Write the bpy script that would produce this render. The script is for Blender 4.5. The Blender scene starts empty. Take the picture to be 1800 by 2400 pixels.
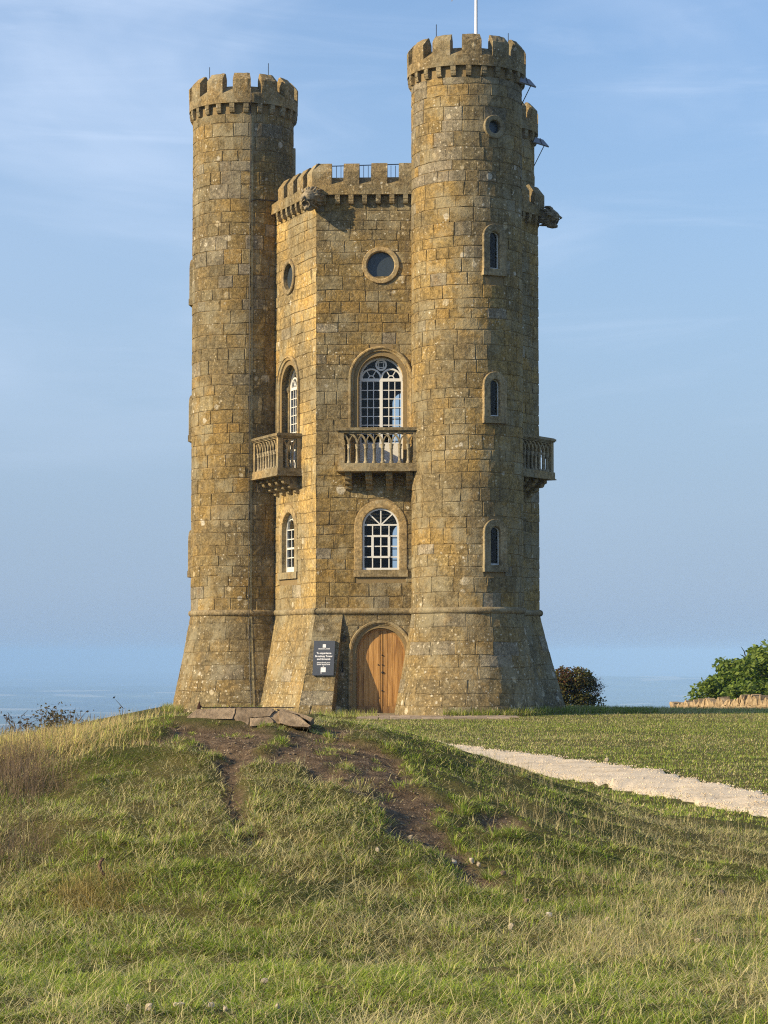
import bpy, bmesh, math, random
import numpy as np
from mathutils import Vector, Matrix
from mathutils.geometry import tessellate_polygon

R = math.radians
rng = np.random.default_rng(7)
random.seed(7)
scene = bpy.context.scene
COL = scene.collection

# ------------------------------------------------------------------ camera
F_PX, CX, CY = 5500.0, 900.0, 1200.0          # focal length in photo pixels, photo centre
PITCH = math.atan(330 / F_PX)
EYE = 1.78
cam_d = bpy.data.cameras.new('camera')
cam = bpy.data.objects.new('camera', cam_d)
COL.objects.link(cam)
cam.location = (0, 0, EYE)
cam.rotation_euler = (math.pi / 2 + PITCH, 0, 0)
cam_d.sensor_fit = 'VERTICAL'
cam_d.sensor_height = 36.0
cam_d.lens = 36.0 * F_PX / 2400
cam_d.clip_start = 0.5
cam_d.clip_end = 90000
scene.camera = cam

# ------------------------------------------------------------------ sun, sky, exposure
SUN_AZ, SUN_EL = R(66), R(25)                 # to the left of and behind the camera
SUNV = Vector((-math.sin(SUN_AZ) * math.cos(SUN_EL), -math.cos(SUN_AZ) * math.cos(SUN_EL), math.sin(SUN_EL)))
sun_d = bpy.data.lights.new('sun', 'SUN')
sun_d.energy = 4.9
sun_d.angle = R(0.55)
sun_d.color = (1.0, 0.80, 0.50)
sun = bpy.data.objects.new('sun', sun_d)
COL.objects.link(sun)
sun.rotation_euler = SUNV.to_track_quat('Z', 'Y').to_euler()
sun.location = (-40, -20, 40)

world = bpy.data.worlds.new('World')
scene.world = world
world.use_nodes = True
SKY_STRENGTH = 0.126


class NT:
    """small node-tree helper"""
    def __init__(s, tree):
        s.t = tree; s.n = tree.nodes; s.l = tree.links

    def node(s, typ, ins=None, **props):
        n = s.n.new(typ)
        for k, v in props.items():
            setattr(n, k, v)
        for k, v in (ins or {}).items():
            s.set(n, k, v)
        return n

    def set(s, n, k, v):
        sock = n.inputs[k]
        if isinstance(v, bpy.types.NodeSocket):
            s.l.new(v, sock)
        elif isinstance(v, tuple) and len(v) == 3 and sock.type == 'RGBA':
            sock.default_value = (*v, 1)
        else:
            sock.default_value = v

    def math(s, op, a, b=0.0, c=0.0, clamp=False):
        n = s.n.new('ShaderNodeMath'); n.operation = op; n.use_clamp = clamp
        for i, v in enumerate((a, b, c)):
            s.set(n, i, v)
        return n.outputs[0]

    def vmath(s, op, a, b=(0, 0, 0)):
        n = s.n.new('ShaderNodeVectorMath'); n.operation = op
        s.set(n, 0, a)
        if op == 'SCALE':
            s.set(n, 'Scale', b)
        else:
            s.set(n, 1, b)
        return n.outputs[0]

    def mix(s, fac, a, b, mode='MIX'):
        n = s.n.new('ShaderNodeMix'); n.data_type = 'RGBA'; n.blend_type = mode; n.clamp_factor = True
        s.set(n, 0, fac)
        for k, v in ((6, a), (7, b)):
            s.set(n, k, v)
        return n.outputs[2]

    def ramp(s, fac, lo, hi, a=0.0, b=1.0):
        n = s.n.new('ShaderNodeMapRange'); n.interpolation_type = 'SMOOTHSTEP'
        for k, v in ((0, fac), (1, lo), (2, hi), (3, a), (4, b)):
            s.set(n, k, v)
        return n.outputs[0]

    def noise(s, vec, scale, detail=4.0, rough=0.55, dist=0.0, color=False):
        n = s.node('ShaderNodeTexNoise', {'Vector': vec, 'Scale': scale, 'Detail': detail, 'Roughness': rough, 'Distortion': dist})
        return n.outputs[1 if color else 0]

    def sep(s, vec):
        return s.node('ShaderNodeSeparateXYZ', {0: vec}).outputs


wt = NT(world.node_tree)
wt.n.clear()
wdir = wt.node('ShaderNodeTexCoord').outputs['Generated']
sx, sy, sz = wt.sep(wdir)
sky = wt.node('ShaderNodeTexSky', sky_type='NISHITA')
sky.sun_disc = False
sky.sun_elevation = SUN_EL
sky.sun_rotation = math.atan2(SUNV.x, SUNV.y)
sky.altitude = 300
sky.air_density = 1.0
sky.dust_density = 0.4
sky.ozone_density = 3.8
# thin high cloud: wisps and soft patches all round the sky, thinning out towards the horizon
azm = wt.math('ARCTAN2', sx, sy)
cvec = wt.node('ShaderNodeCombineXYZ', {0: wt.math('MULTIPLY', azm, 6.0), 1: wt.math('MULTIPLY', sz, 17.0), 2: 0.0}).outputs[0]
map1 = wt.node('ShaderNodeMapping', {'Vector': cvec, 'Rotation': (0, 0, R(-17)), 'Scale': (0.8, 1.9, 1), 'Location': (5.79, 19.23, 0)}).outputs[0]
c1 = wt.noise(map1, 1.0, 7, 0.60, 0.8)
map2 = wt.node('ShaderNodeMapping', {'Vector': cvec, 'Rotation': (0, 0, R(-6)), 'Scale': (0.75, 0.75, 1), 'Location': (10.78, 13.56, 0)}).outputs[0]
c2 = wt.noise(map2, 0.9, 5, 0.55, 0.5)
cl = wt.math('ADD', wt.ramp(c1, 0.50, 0.80, 0, 0.24), wt.ramp(c2, 0.44, 0.72, 0.0, 0.36))
# brighter veil towards the sun side, as the real sky has
cl = wt.math('ADD', cl, wt.ramp(sx, 0.08, -0.20, 0.0, 0.16))
# summer haze low over the horizon, the same all the way round
skyb = wt.mix(wt.ramp(sz, 0.36, 0.0, 0.0, 0.96), sky.outputs[0], (1.92, 2.60, 3.60))
skyb = wt.mix(wt.ramp(sz, 0.032, -0.006, 0.0, 0.70), skyb, (1.76, 2.44, 3.40))
skycol = wt.mix(wt.math('MULTIPLY', cl, wt.ramp(sz, 0.03, 0.19, 0.05, 1)), skyb, (4.1, 4.85, 6.1))
bg = wt.node('ShaderNodeBackground', {'Color': skycol, 'Strength': SKY_STRENGTH})
wo = wt.node('ShaderNodeOutputWorld', {'Surface': bg.outputs[0]})

vs = scene.view_settings
vs.view_transform = 'Standard'
vs.look = 'None'
vs.gamma = 1
vs.use_curve_mapping = False
vs.exposure = 0.52
scene.render.engine = 'CYCLES'
scene.cycles.max_bounces = 6
scene.cycles.diffuse_bounces = 3
scene.cycles.transparent_max_bounces = 12
scene.cycles.volume_bounces = 1
scene.cycles.filter_width = 1.15
scene.cycles.use_denoising = False


# ------------------------------------------------------------------ materials
def material(name):
    m = bpy.data.materials.new(name)
    m.use_nodes = True
    t = NT(m.node_tree)
    p = m.node_tree.nodes['Principled BSDF']
    return m, t, p


def simple(name, col, rough=0.6, spec=0.3, metal=0.0):
    m, t, p = material(name)
    p.inputs['Base Color'].default_value = (*col, 1)
    p.inputs['Roughness'].default_value = rough
    p.inputs['Specular IOR Level'].default_value = spec
    p.inputs['Metallic'].default_value = metal
    return m


def stone_material(name, lichen=1.0, rough_bump=1.0):
    m, t, p = material(name)
    pos = t.node('ShaderNodeNewGeometry').outputs['Position']
    oi = t.node('ShaderNodeObjectInfo').outputs['Random']
    tint = t.node('ShaderNodeAttribute', attribute_name='tint').outputs['Color']
    # slow drifts of tone over the wall: ochre, grey-brown, orange weathering
    n_big = t.noise(pos, 0.45, 3, 0.6)
    n_mid = t.noise(t.vmath('MULTIPLY', pos, (1, 1, 0.6)), 2.2, 5, 0.62)
    n_fine = t.noise(pos, 16, 5, 0.7)
    n_pit = t.noise(pos, 45, 3, 0.6)
    c = t.mix(t.ramp(n_big, 0.42, 0.60, 0, 0.68), tint, (0.165, 0.142, 0.09))
    c = t.mix(t.ramp(n_mid, 0.54, 0.74, 0, 0.34), c, (0.42, 0.26, 0.08))
    c = t.mix(t.ramp(n_mid, 0.46, 0.30, 0, 0.45), c, (0.13, 0.105, 0.06))
    n_spk = t.noise(pos, 7.5, 5, 0.72)
    v = t.math('MULTIPLY', t.ramp(n_fine, 0.32, 0.68, 0.66, 1.30), t.ramp(n_spk, 0.32, 0.68, 0.64, 1.24))
    c = t.mix(1.0, c, t.node('ShaderNodeCombineColor', {0: v, 1: v, 2: v}).outputs[0], 'MULTIPLY')
    c = t.mix(t.math('MULTIPLY', t.ramp(n_pit, 0.40, 0.30), 0.35), c, (0.07, 0.05, 0.03))
    n_cr = t.noise(t.vmath('ADD', pos, (13.0, 7.0, 3.0)), 1.1, 5, 0.68)
    c = t.mix(t.ramp(n_cr, 0.47, 0.64, 0, 0.55), c, (0.35, 0.31, 0.205))
    c = t.mix(t.math('MULTIPLY', t.ramp(t.math('ADD', t.sep(pos)[2], t.math('MULTIPLY', n_mid, 1.6)), 1.35, 0.55), 0.55), c, (0.12, 0.108, 0.07))
    # vertical run-off streaks
    st = t.noise(t.vmath('MULTIPLY', pos, (4.5, 4.5, 0.35)), 1.0, 4, 0.6)
    c = t.mix(t.ramp(st, 0.53, 0.72, 0, 0.5), c, (0.14, 0.112, 0.07))
    # pale crusts of lichen, more of it low on the building
    z = t.sep(pos)[2]
    low = t.ramp(z, 3.2, 0.3, 0.0, 1.0)
    for sc, r0, r1, thr in ((1.7, 0.07, 0.22, 0.90), (2.6, 0.10, 0.25, 0.74), (6.5, 0.12, 0.26, 0.68), (12.0, 0.16, 0.30, 0.70)):
        w = t.vmath('ADD', pos, t.vmath('SCALE', t.noise(pos, 9, 3, 0.6, color=True), 0.10))
        vo = t.node('ShaderNodeTexVoronoi', {'Vector': w, 'Scale': sc, 'Randomness': 1.0})
        rc = t.sep(vo.outputs['Color'])
        pick = t.math('GREATER_THAN', rc[0], t.math('SUBTRACT', thr, t.math('MULTIPLY', low, 0.24)))
        rad = t.math('ADD', r0, t.math('MULTIPLY', rc[1], t.math('SUBTRACT', r1, r0)))
        spot = t.ramp(t.math('SUBTRACT', vo.outputs['Distance'], rad), 0.05, -0.04)
        patch = t.ramp(t.noise(pos, 0.8, 3, 0.6), 0.40, 0.58)
        f = t.math('MULTIPLY', t.math('MULTIPLY', spot, pick), t.math('MULTIPLY', t.math('MAXIMUM', patch, t.math('MULTIPLY', low, 0.9)), 0.92 * lichen))
        f = t.math('MULTIPLY', f, t.ramp(n_fine, 0.30, 0.52, 0.35, 1))
        lc = t.mix(rc[2], (0.60, 0.56, 0.46), (0.52, 0.42, 0.24))
        c = t.mix(f, c, lc)
    vr = t.math('ADD', 0.95, t.math('MULTIPLY', oi, 0.10))
    c = t.mix(1.0, c, t.node('ShaderNodeCombineColor', {0: vr, 1: vr, 2: vr}).outputs[0], 'MULTIPLY')
    t.set(p, 'Base Color', c)
    p.inputs['Roughness'].default_value = 0.92
    p.inputs['Specular IOR Level'].default_value = 0.15
    hgt = t.math('ADD', t.math('MULTIPLY', n_fine, 0.8), t.math('ADD', t.math('MULTIPLY', n_pit, 0.35), t.math('MULTIPLY', n_mid, 0.8)))
    b = t.node('ShaderNodeBump', {'Height': hgt, 'Strength': 0.80 * rough_bump, 'Distance': 0.05})
    t.set(p, 'Normal', b.outputs[0])
    return m


M = {}
M['stone'] = stone_material('weathered limestone')
M['dressed'] = stone_material('dressed limestone', 0.35, 0.45)


def mortar():
    m, t, p = material('lime mortar')
    pos = t.node('ShaderNodeNewGeometry').outputs['Position']
    n = t.noise(pos, 20, 4)
    t.set(p, 'Base Color', t.mix(n, (0.15, 0.108, 0.05), (0.31, 0.228, 0.115)))
    p.inputs['Roughness'].default_value = 1
    return m


M['mortar'] = mortar()
M['white'] = simple('white gloss paint', (0.70, 0.70, 0.67), 0.35, 0.4)
M['iron'] = simple('black iron', (0.02, 0.018, 0.017), 0.5, 0.4)
M['blue_iron'] = simple('dark blue painted rail', (0.02, 0.035, 0.075), 0.4, 0.5)
M['lead'] = simple('grey lead sheet', (0.22, 0.23, 0.25), 0.55, 0.3, 0.2)
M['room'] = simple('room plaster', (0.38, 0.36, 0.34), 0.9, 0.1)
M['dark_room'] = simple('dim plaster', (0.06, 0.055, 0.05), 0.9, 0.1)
M['slate'] = simple('slate grey board', (0.075, 0.085, 0.105), 0.45, 0.35)
M['print'] = simple('white print', (0.85, 0.85, 0.86), 0.5, 0.2)
M['grey_print'] = simple('grey print', (0.36, 0.37, 0.38), 0.5, 0.2)
M['blind'] = simple('slate blue blind', (0.035, 0.048, 0.062), 0.35, 0.5)
M['pole'] = simple('white pole paint', (0.80, 0.80, 0.80), 0.3, 0.4)


def glass_material(name='window glass', k=0.85):
    m = bpy.data.materials.new(name); m.use_nodes = True
    t = NT(m.node_tree); t.n.clear()
    fr = t.node('ShaderNodeFresnel', {'IOR': 1.5}).outputs[0]
    tr = t.node('ShaderNodeBsdfTransparent', {'Color': (0.80, 0.84, 0.84)})
    gl = t.node('ShaderNodeBsdfGlossy', {'Color': (1, 1, 1), 'Roughness': 0.03})
    mx = t.node('ShaderNodeMixShader', {0: t.math('MULTIPLY', fr, k, clamp=True), 1: tr.outputs[0], 2: gl.outputs[0]})
    t.node('ShaderNodeOutputMaterial', {'Surface': mx.outputs[0]})
    return m


M['glass'] = glass_material('window glass', 0.5)
M['slit_glass'] = glass_material('old dark glass', 0.35)


def oak():
    m, t, p = material('oiled oak')
    pos = t.node('ShaderNodeNewGeometry').outputs['Position']
    oi = t.node('ShaderNodeObjectInfo').outputs['Random']
    off = t.node('ShaderNodeCombineXYZ', {0: t.math('MULTIPLY', oi, 37), 1: 0.0, 2: t.math('MULTIPLY', oi, 11)}).outputs[0]
    q = t.vmath('MULTIPLY', t.vmath('ADD', pos, off), (14, 14, 0.9))
    n = t.noise(q, 1.6, 6, 0.65, 1.5)
    c = t.mix(t.ramp(n, 0.3, 0.72), (0.33, 0.165, 0.048), (0.54, 0.31, 0.11))
    n2 = t.noise(t.vmath('MULTIPLY', t.vmath('ADD', pos, off), (5, 5, 0.5)), 1.5, 4, 0.6)
    c = t.mix(t.ramp(n2, 0.48, 0.68, 0, 0.75), c, (0.17, 0.078, 0.026))
    v = t.math('ADD', 0.82, t.math('MULTIPLY', oi, 0.36))
    c = t.mix(1.0, c, t.node('ShaderNodeCombineColor', {0: v, 1: v, 2: v}).outputs[0], 'MULTIPLY')
    # weathered grey-brown along the foot
    z = t.sep(pos)[2]
    c = t.mix(t.math('MULTIPLY', t.ramp(t.math('ADD', z, t.math('MULTIPLY', n, 0.5)), 0.75, 0.25), 0.55), c, (0.09, 0.05, 0.025))
    t.set(p, 'Base Color', c)
    p.inputs['Roughness'].default_value = 0.5
    p.inputs['Specular IOR Level'].default_value = 0.35
    t.set(p, 'Normal', t.node('ShaderNodeBump', {'Height': n, 'Strength': 0.3, 'Distance': 0.01}).outputs[0])
    return m


M['oak'] = oak()


def leaf_material(name, translucency=0.35, spec=0.15):
    m = bpy.data.materials.new(name); m.use_nodes = True
    t = NT(m.node_tree); t.n.clear()
    tint = t.node('ShaderNodeAttribute', attribute_name='tint').outputs['Color']
    d = t.node('ShaderNodeBsdfPrincipled', {'Base Color': tint, 'Roughness': 0.6, 'Specular IOR Level': spec})
    tr = t.node('ShaderNodeBsdfTranslucent', {'Color': tint})
    mx = t.node('ShaderNodeMixShader', {0: translucency, 1: d.outputs[0], 2: tr.outputs[0]})
    t.node('ShaderNodeOutputMaterial', {'Surface': mx.outputs[0]})
    return m


M['grass'] = leaf_material('grass blades', 0.38)
M['leaf'] = leaf_material('leaves', 0.45, 0.3)


def bark():
    m, t, p = material('bark')
    pos = t.node('ShaderNodeNewGeometry').outputs['Position']
    n = t.noise(t.vmath('MULTIPLY', pos, (20, 20, 6)), 1, 4)
    t.set(p, 'Base Color', t.mix(n, (0.05, 0.038, 0.03), (0.16, 0.13, 0.10)))
    p.inputs['Roughness'].default_value = 0.9
    return m


M['bark'] = bark()


def ground_material():
    m, t, p = material('turf, bare soil and far fields')
    pos = t.node('ShaderNodeNewGeometry').outputs['Position']
    dirt = t.node('ShaderNodeAttribute', attribute_name='dirt').outputs['Fac']
    n1 = t.noise(pos, 1.3, 4, 0.6)
    n2 = t.noise(pos, 14, 5, 0.7)
    n3 = t.noise(pos, 70, 3, 0.6)
    turf = t.mix(t.ramp(n1, 0.35, 0.65), (0.052, 0.064, 0.017), (0.115, 0.102, 0.036))
    turf = t.mix(t.ramp(n2, 0.45, 0.65, 0, 0.5), turf, (0.10, 0.075, 0.036))
    soil = t.mix(t.ramp(n2, 0.35, 0.65), (0.082, 0.057, 0.036), (0.180, 0.128, 0.082))
    vo = t.node('ShaderNodeTexVoronoi', {'Vector': pos, 'Scale': 38.0})
    grit = t.math('MULTIPLY', t.math('GREATER_THAN', t.sep(vo.outputs['Color'])[0], 0.86), t.math('LESS_THAN', vo.outputs['Distance'], 0.30))
    soil = t.mix(grit, soil, (0.42, 0.33, 0.22))
    c = t.mix(dirt, turf, soil)
    # far vale: hedged fields, woods, stubble
    z = t.sep(pos)[2]
    far = t.ramp(z, -8.0, -60.0)
    fl = t.vmath('MULTIPLY', pos, (1, 1, 0))
    cell = t.node('ShaderNodeTexVoronoi', {'Vector': fl, 'Scale': 0.0032, 'Randomness': 1.0})
    cr = t.sep(cell.outputs['Color'])
    field = t.mix(cr[0], (0.045, 0.07, 0.03), (0.12, 0.14, 0.06))
    field = t.mix(t.ramp(cr[1], 0.84, 0.88), field, (0.44, 0.40, 0.28))
    wood = t.noise(fl, 0.0011, 4, 0.6)
    field = t.mix(t.ramp(wood, 0.48, 0.56), field, (0.016, 0.026, 0.014))
    c = t.mix(far, c, field)
    t.set(p, 'Base Color', c)
    p.inputs['Roughness'].default_value = 1.0
    p.inputs['Specular IOR Level'].default_value = 0.05
    h = t.math('ADD', n2, t.math('MULTIPLY', n3, 0.5))
    t.set(p, 'Normal', t.node('ShaderNodeBump', {'Height': h, 'Strength': 0.8, 'Distance': 0.03}).outputs[0])
    return m


M['ground'] = ground_material()


def gravel_material():
    m, t, p = material('crushed pale gravel')
    pos = t.node('ShaderNodeNewGeometry').outputs['Position']
    n = t.noise(pos, 26, 4, 0.7)
    n2 = t.noise(pos, 1.2, 3, 0.6)
    c = t.mix(t.ramp(n, 0.3, 0.7), (0.56, 0.45, 0.31), (0.78, 0.67, 0.50))
    c = t.mix(t.ramp(n2, 0.5, 0.75, 0, 0.55), c, (0.44, 0.35, 0.23))
    n3 = t.noise(t.vmath('MULTIPLY', pos, (0.5, 1.6, 1)), 1.1, 4, 0.6)
    c = t.mix(t.ramp(n3, 0.52, 0.70, 0, 0.5), c, (0.40, 0.315, 0.205))
    t.set(p, 'Base Color', c)
    p.inputs['Roughness'].default_value = 0.95
    t.set(p, 'Normal', t.node('ShaderNodeBump', {'Height': n, 'Strength': 0.42, 'Distance': 0.04}).outputs[0])
    return m


M['gravel'] = gravel_material()


def rock_material(name, a, b, scale=9):
    m, t, p = material(name)
    pos = t.node('ShaderNodeNewGeometry').outputs['Position']
    oi = t.node('ShaderNodeObjectInfo').outputs['Random']
    n = t.noise(pos, scale, 5, 0.65)
    c = t.mix(t.ramp(n, 0.32, 0.68), a, b)
    v = t.math('ADD', 0.8, t.math('MULTIPLY', oi, 0.4))
    c = t.mix(1.0, c, t.node('ShaderNodeCombineColor', {0: v, 1: v, 2: v}).outputs[0], 'MULTIPLY')
    t.set(p, 'Base Color', c)
    p.inputs['Roughness'].default_value = 0.95
    p.inputs['Specular IOR Level'].default_value = 0.1
    t.set(p, 'Normal', t.node('ShaderNodeBump', {'Height': t.noise(pos, scale * 3, 5, 0.7), 'Strength': 0.7, 'Distance': 0.02}).outputs[0])
    return m


M['pale_rock'] = rock_material('pale limestone rubble', (0.38, 0.31, 0.22), (0.60, 0.53, 0.42), 14)
M['dark_rock'] = rock_material('earth-stained stone', (0.10, 0.08, 0.06), (0.22, 0.17, 0.12), 14)
M['slab'] = rock_material('worn sandstone slab', (0.17, 0.125, 0.08), (0.33, 0.25, 0.165), 9)
M['wall_rock'] = rock_material('drystone limestone', (0.25, 0.18, 0.105), (0.43, 0.33, 0.205), 7)
M['gargoyle'] = rock_material('dark carved stone', (0.13, 0.11, 0.075), (0.34, 0.28, 0.19), 8)
M['paving'] = rock_material('pinkish paving', (0.26, 0.20, 0.14), (0.42, 0.34, 0.26), 5)


# ------------------------------------------------------------------ object helpers
def set_props(o, label=None, cat=None, group=None, kind=None):
    for k, v in (('label', label), ('category', cat), ('group', group), ('kind', kind)):
        if v:
            o[k] = v
    return o


def attach(o, parent):
    if parent is not None:
        o.parent = parent
        o.matrix_parent_inverse = Matrix.Translation(-WORLD_LOC[parent.name])
    WORLD_LOC[o.name] = Vector(o.location)
    return o


WORLD_LOC = {}


def empty(name, loc, label, cat, group=None):
    o = bpy.data.objects.new(name, None)
    o.location = loc
    o.empty_display_size = 0.3
    COL.objects.link(o)
    WORLD_LOC[o.name] = Vector(loc)
    return set_props(o, label, cat, group)


class MB:
    """collects world-space geometry that becomes ONE mesh object"""
    def __init__(s):
        s.v = []; s.f = []; s.t = []; s.n = 0

    def add(s, verts, faces, tint=None):
        verts = np.asarray(verts, float).reshape(-1, 3)
        s.v.append(verts)
        s.f.extend([tuple(i + s.n for i in f) for f in faces])
        tt = np.ones((len(verts), 4)); tt[:, :3] = tint if tint is not None else (0.34, 0.25, 0.13)
        s.t.append(tt)
        s.n += len(verts)
        return s

    def mesh(s, name, mat, smooth=False, origin=(0, 0, 0)):
        me = bpy.data.meshes.new(name)
        V = np.concatenate(s.v) - np.asarray(origin)
        me.from_pydata(V.tolist(), [], s.f)
        a = me.color_attributes.new('tint', 'FLOAT_COLOR', 'POINT')
        a.data.foreach_set('color', np.concatenate(s.t).astype(np.float32).ravel())
        me.materials.append(mat)
        if smooth:
            me.polygons.foreach_set('use_smooth', [True] * len(me.polygons))
        me.update()
        return me

    def build(s, name, mat, parent=None, smooth=False, origin=None, **props):
        if origin is None:
            V = np.concatenate(s.v)
            origin = (V.min(0) + V.max(0)) / 2; origin[2] = V[:, 2].min()
        o = bpy.data.objects.new(name, s.mesh(name, mat, smooth, origin))
        o.location = origin
        COL.objects.link(o)
        attach(o, parent)
        return set_props(o, **props)


def grid_faces(nu, nv, closed_u=False):
    f = []
    for j in range(nv - 1):
        for i in range(nu if closed_u else nu - 1):
            a = j * nu + i; b = j * nu + (i + 1) % nu
            f.append((a, b, b + nu, a + nu))
    return f


BOXF = [(0, 3, 2, 1), (4, 5, 6, 7), (0, 1, 5, 4), (1, 2, 6, 5), (2, 3, 7, 6), (3, 0, 4, 7)]


class Frame:
    """a wall plane: t runs to the right seen from outside, n outward, z up"""
    def __init__(s, a, b):
        s.a = np.array(a, float); b = np.array(b, float)
        s.L = float(np.linalg.norm(b - s.a))
        s.e = (b - s.a) / s.L
        s.nn = np.array((s.e[1], -s.e[0]))

    def p(s, t, n, z):
        t, n, z = np.broadcast_arrays(np.asarray(t, float), np.asarray(n, float), np.asarray(z, float))
        xy = s.a + t[..., None] * s.e + n[..., None] * s.nn
        return np.concatenate([xy, z[..., None]], -1)


def fbox(mb, fr, t0, t1, n0, n1, z0, z1, tint=None, bev=0.0):
    c = [(t0, n0, z0), (t1, n0, z0), (t1, n1, z0), (t0, n1, z0), (t0, n0, z1), (t1, n0, z1), (t1, n1, z1), (t0, n1, z1)]
    mb.add([fr.p(*q) for q in c], BOXF, tint)


def tube(mb, pts, r, seg=6, tint=None, caps=True):
    pts = np.asarray(pts, float); n = len(pts)
    rr = np.broadcast_to(np.asarray(r, float), (n,))
    tang = np.gradient(pts, axis=0)
    tang /= np.linalg.norm(tang, axis=1)[:, None] + 1e-9
    ref = np.array((0, 0, 1.0)) if abs(tang[0][2]) < 0.9 else np.array((1.0, 0, 0))
    vs_ = []
    for i in range(n):
        a = np.cross(tang[i], ref); a /= np.linalg.norm(a) + 1e-9
        b = np.cross(tang[i], a)
        th = np.arange(seg) / seg * 2 * math.pi
        vs_.append(pts[i] + rr[i] * (np.cos(th)[:, None] * a + np.sin(th)[:, None] * b))
    f = grid_faces(seg, n, True)
    if caps:
        f.append(tuple(range(seg))); f.append(tuple(range((n - 1) * seg, n * seg)))
    mb.add(np.concatenate(vs_), f, tint)


def arch(cx, z0, zs, hw, n=18):
    """bottom left, up, round the arch, down to bottom right"""
    th = np.linspace(math.pi, 0, n + 1)
    t = np.concatenate([[cx - hw], cx + hw * np.cos(th), [cx + hw]])
    z = np.concatenate([[z0], zs + hw * np.sin(th), [z0]])
    return t, z


def circle(cx, cz, r, n=32):
    th = np.arange(n) / n * 2 * math.pi
    return cx + r * np.cos(th), cz + r * np.sin(th)


def sweep(mb, fr, outline, profile, closed, tint=None):
    """outline(o) -> (t, z) grown by o; profile: list of (o, n)"""
    rows = [fr.p(*(lambda q: (q[0], nn, q[1]))(outline(o))) for o, nn in profile]
    k = len(rows[0])
    mb.add(np.concatenate(rows), grid_faces(k, len(rows), closed), tint)


def fill(mb, fr, loops, n, tint=None):
    """planar polygon with holes at depth n"""
    vv = [[Vector((float(a), float(b), 0)) for a, b in zip(*lp)] for lp in loops]
    tris = tessellate_polygon(vv)
    flat = np.array([(v.x, v.y) for lp in vv for v in lp])
    mb.add(fr.p(flat[:, 0], n, flat[:, 1]), [tuple(tr) for tr in tris], tint)


# ------------------------------------------------------------------ noise for the terrain
def vnoise(x, y, seed=0):
    x = np.asarray(x, float); y = np.asarray(y, float)
    xi = np.floor(x).astype(np.int64); yi = np.floor(y).astype(np.int64)
    xf = x - xi; yf = y - yi

    def h(a, b):
        n = (a * 374761393 + b * 668265263 + seed * 974711) & 0xFFFFFFFF
        n = ((n ^ (n >> 13)) * 1274126177) & 0xFFFFFFFF
        return ((n ^ (n >> 16)) & 0xFFFF) / 65535.0
    u = xf * xf * (3 - 2 * xf); v = yf * yf * (3 - 2 * yf)
    return (h(xi, yi) * (1 - u) + h(xi + 1, yi) * u) * (1 - v) + (h(xi, yi + 1) * (1 - u) + h(xi + 1, yi + 1) * u) * v


def fnoise(x, y, seed=0, oct=4):
    s = 0; a = 0.5; tot = 0
    for k in range(oct):
        s = s + a * vnoise(x * 2 ** k, y * 2 ** k, seed + k); tot += a; a *= 0.5
    return s / tot


def sstep(x, a, b):
    t = np.clip((x - a) / (b - a), 0, 1)
    return t * t * (3 - 2 * t)


# ------------------------------------------------------------------ terrain heights
CRX = np.array([-30, -9, -6, -3.44, -2.6, -2.0, -1.34, -.63, -.11, .19, .61, 1.0, 1.53, 2.0, 2.5, 3.05, 4.2, 6, 30])
CRZ = np.array([.0, .40, .80, .98, 1.075, 1.205, 1.24, 1.20, 1.12, 1.07, .92, .80, .61, .46, .30, .16, .04, 0, 0])


def crest(x):
    return sum(np.interp(x + d, CRX, CRZ) for d in (-.3, -.15, 0, .15, .3)) / 5


CREST_Y = 21.0


def height_smooth(x, y):
    x = np.asarray(x, float); y = np.asarray(y, float)
    base = 0.09 * sstep(y, 22, 6)
    yb = y - 0.75 * np.clip(x + .2, 0, 2.6)
    front = sstep(yb, 12.8, 20.9)
    front = 0.35 * np.clip((yb - 13.0) / 7.2, 0, 1) ** 1.2 + 0.65 * front
    m = np.where(y < CREST_Y + .6, front, 1 - sstep(y, CREST_Y + .6, 27.0))
    z = base + m * (crest(x) - base)
    # the edge of the escarpment: falls away to the left, behind, and far right
    z = z - 0.20 * np.clip(-7.0 - x - 0.02 * (y - 60), 0, 400) * sstep(y, 26, 45)
    z = z - 0.16 * np.clip(y - 79.0, 0, 1e9) ** 1.0 * (1 + 0.0 * x)
    z = z - (0.07 + .03 * sstep(x, 8, 13)) * sstep(x, 4.5, 8) * sstep(y, 66, 77)
    far = np.clip(z, -250, 1e9)
    return far


# bare earth: blobs (photo pixel x, y, half width px, half height px), landed on the slope below
BLOBS_PX = [(545, 1722, 120, 30), (470, 1712, 110, 16), (560, 1765, 55, 30), (542, 1830, 24, 60), (556, 1900, 22, 50),
            (640, 1720, 70, 18), (790, 1712, 95, 20), (860, 1760, 80, 26), (900, 1810, 90, 42), (850, 1835, 60, 30),
            (950, 1875, 75, 42), (940, 1930, 50, 40), (1010, 1960, 60, 34), (1070, 2010, 55, 34), (1105, 2045, 55, 24),
            (1030, 1900, 70, 22), (1180, 1945, 60, 22), (400, 1728, 60, 12), (590, 1955, 30, 22), (330, 1740, 40, 8), (680, 1762, 90, 24), (730, 1742, 70, 18), (765, 1800, 60, 24), (820, 1790, 50, 30), (430, 1760, 45, 12)]


def pix_ray(x, y):
    v = (CY - y) / F_PX; u = (x - CX) / F_PX
    c, s = math.cos(PITCH), math.sin(PITCH)
    d = np.array((u, c - v * s, s + v * c))
    return d / d[1]


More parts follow.
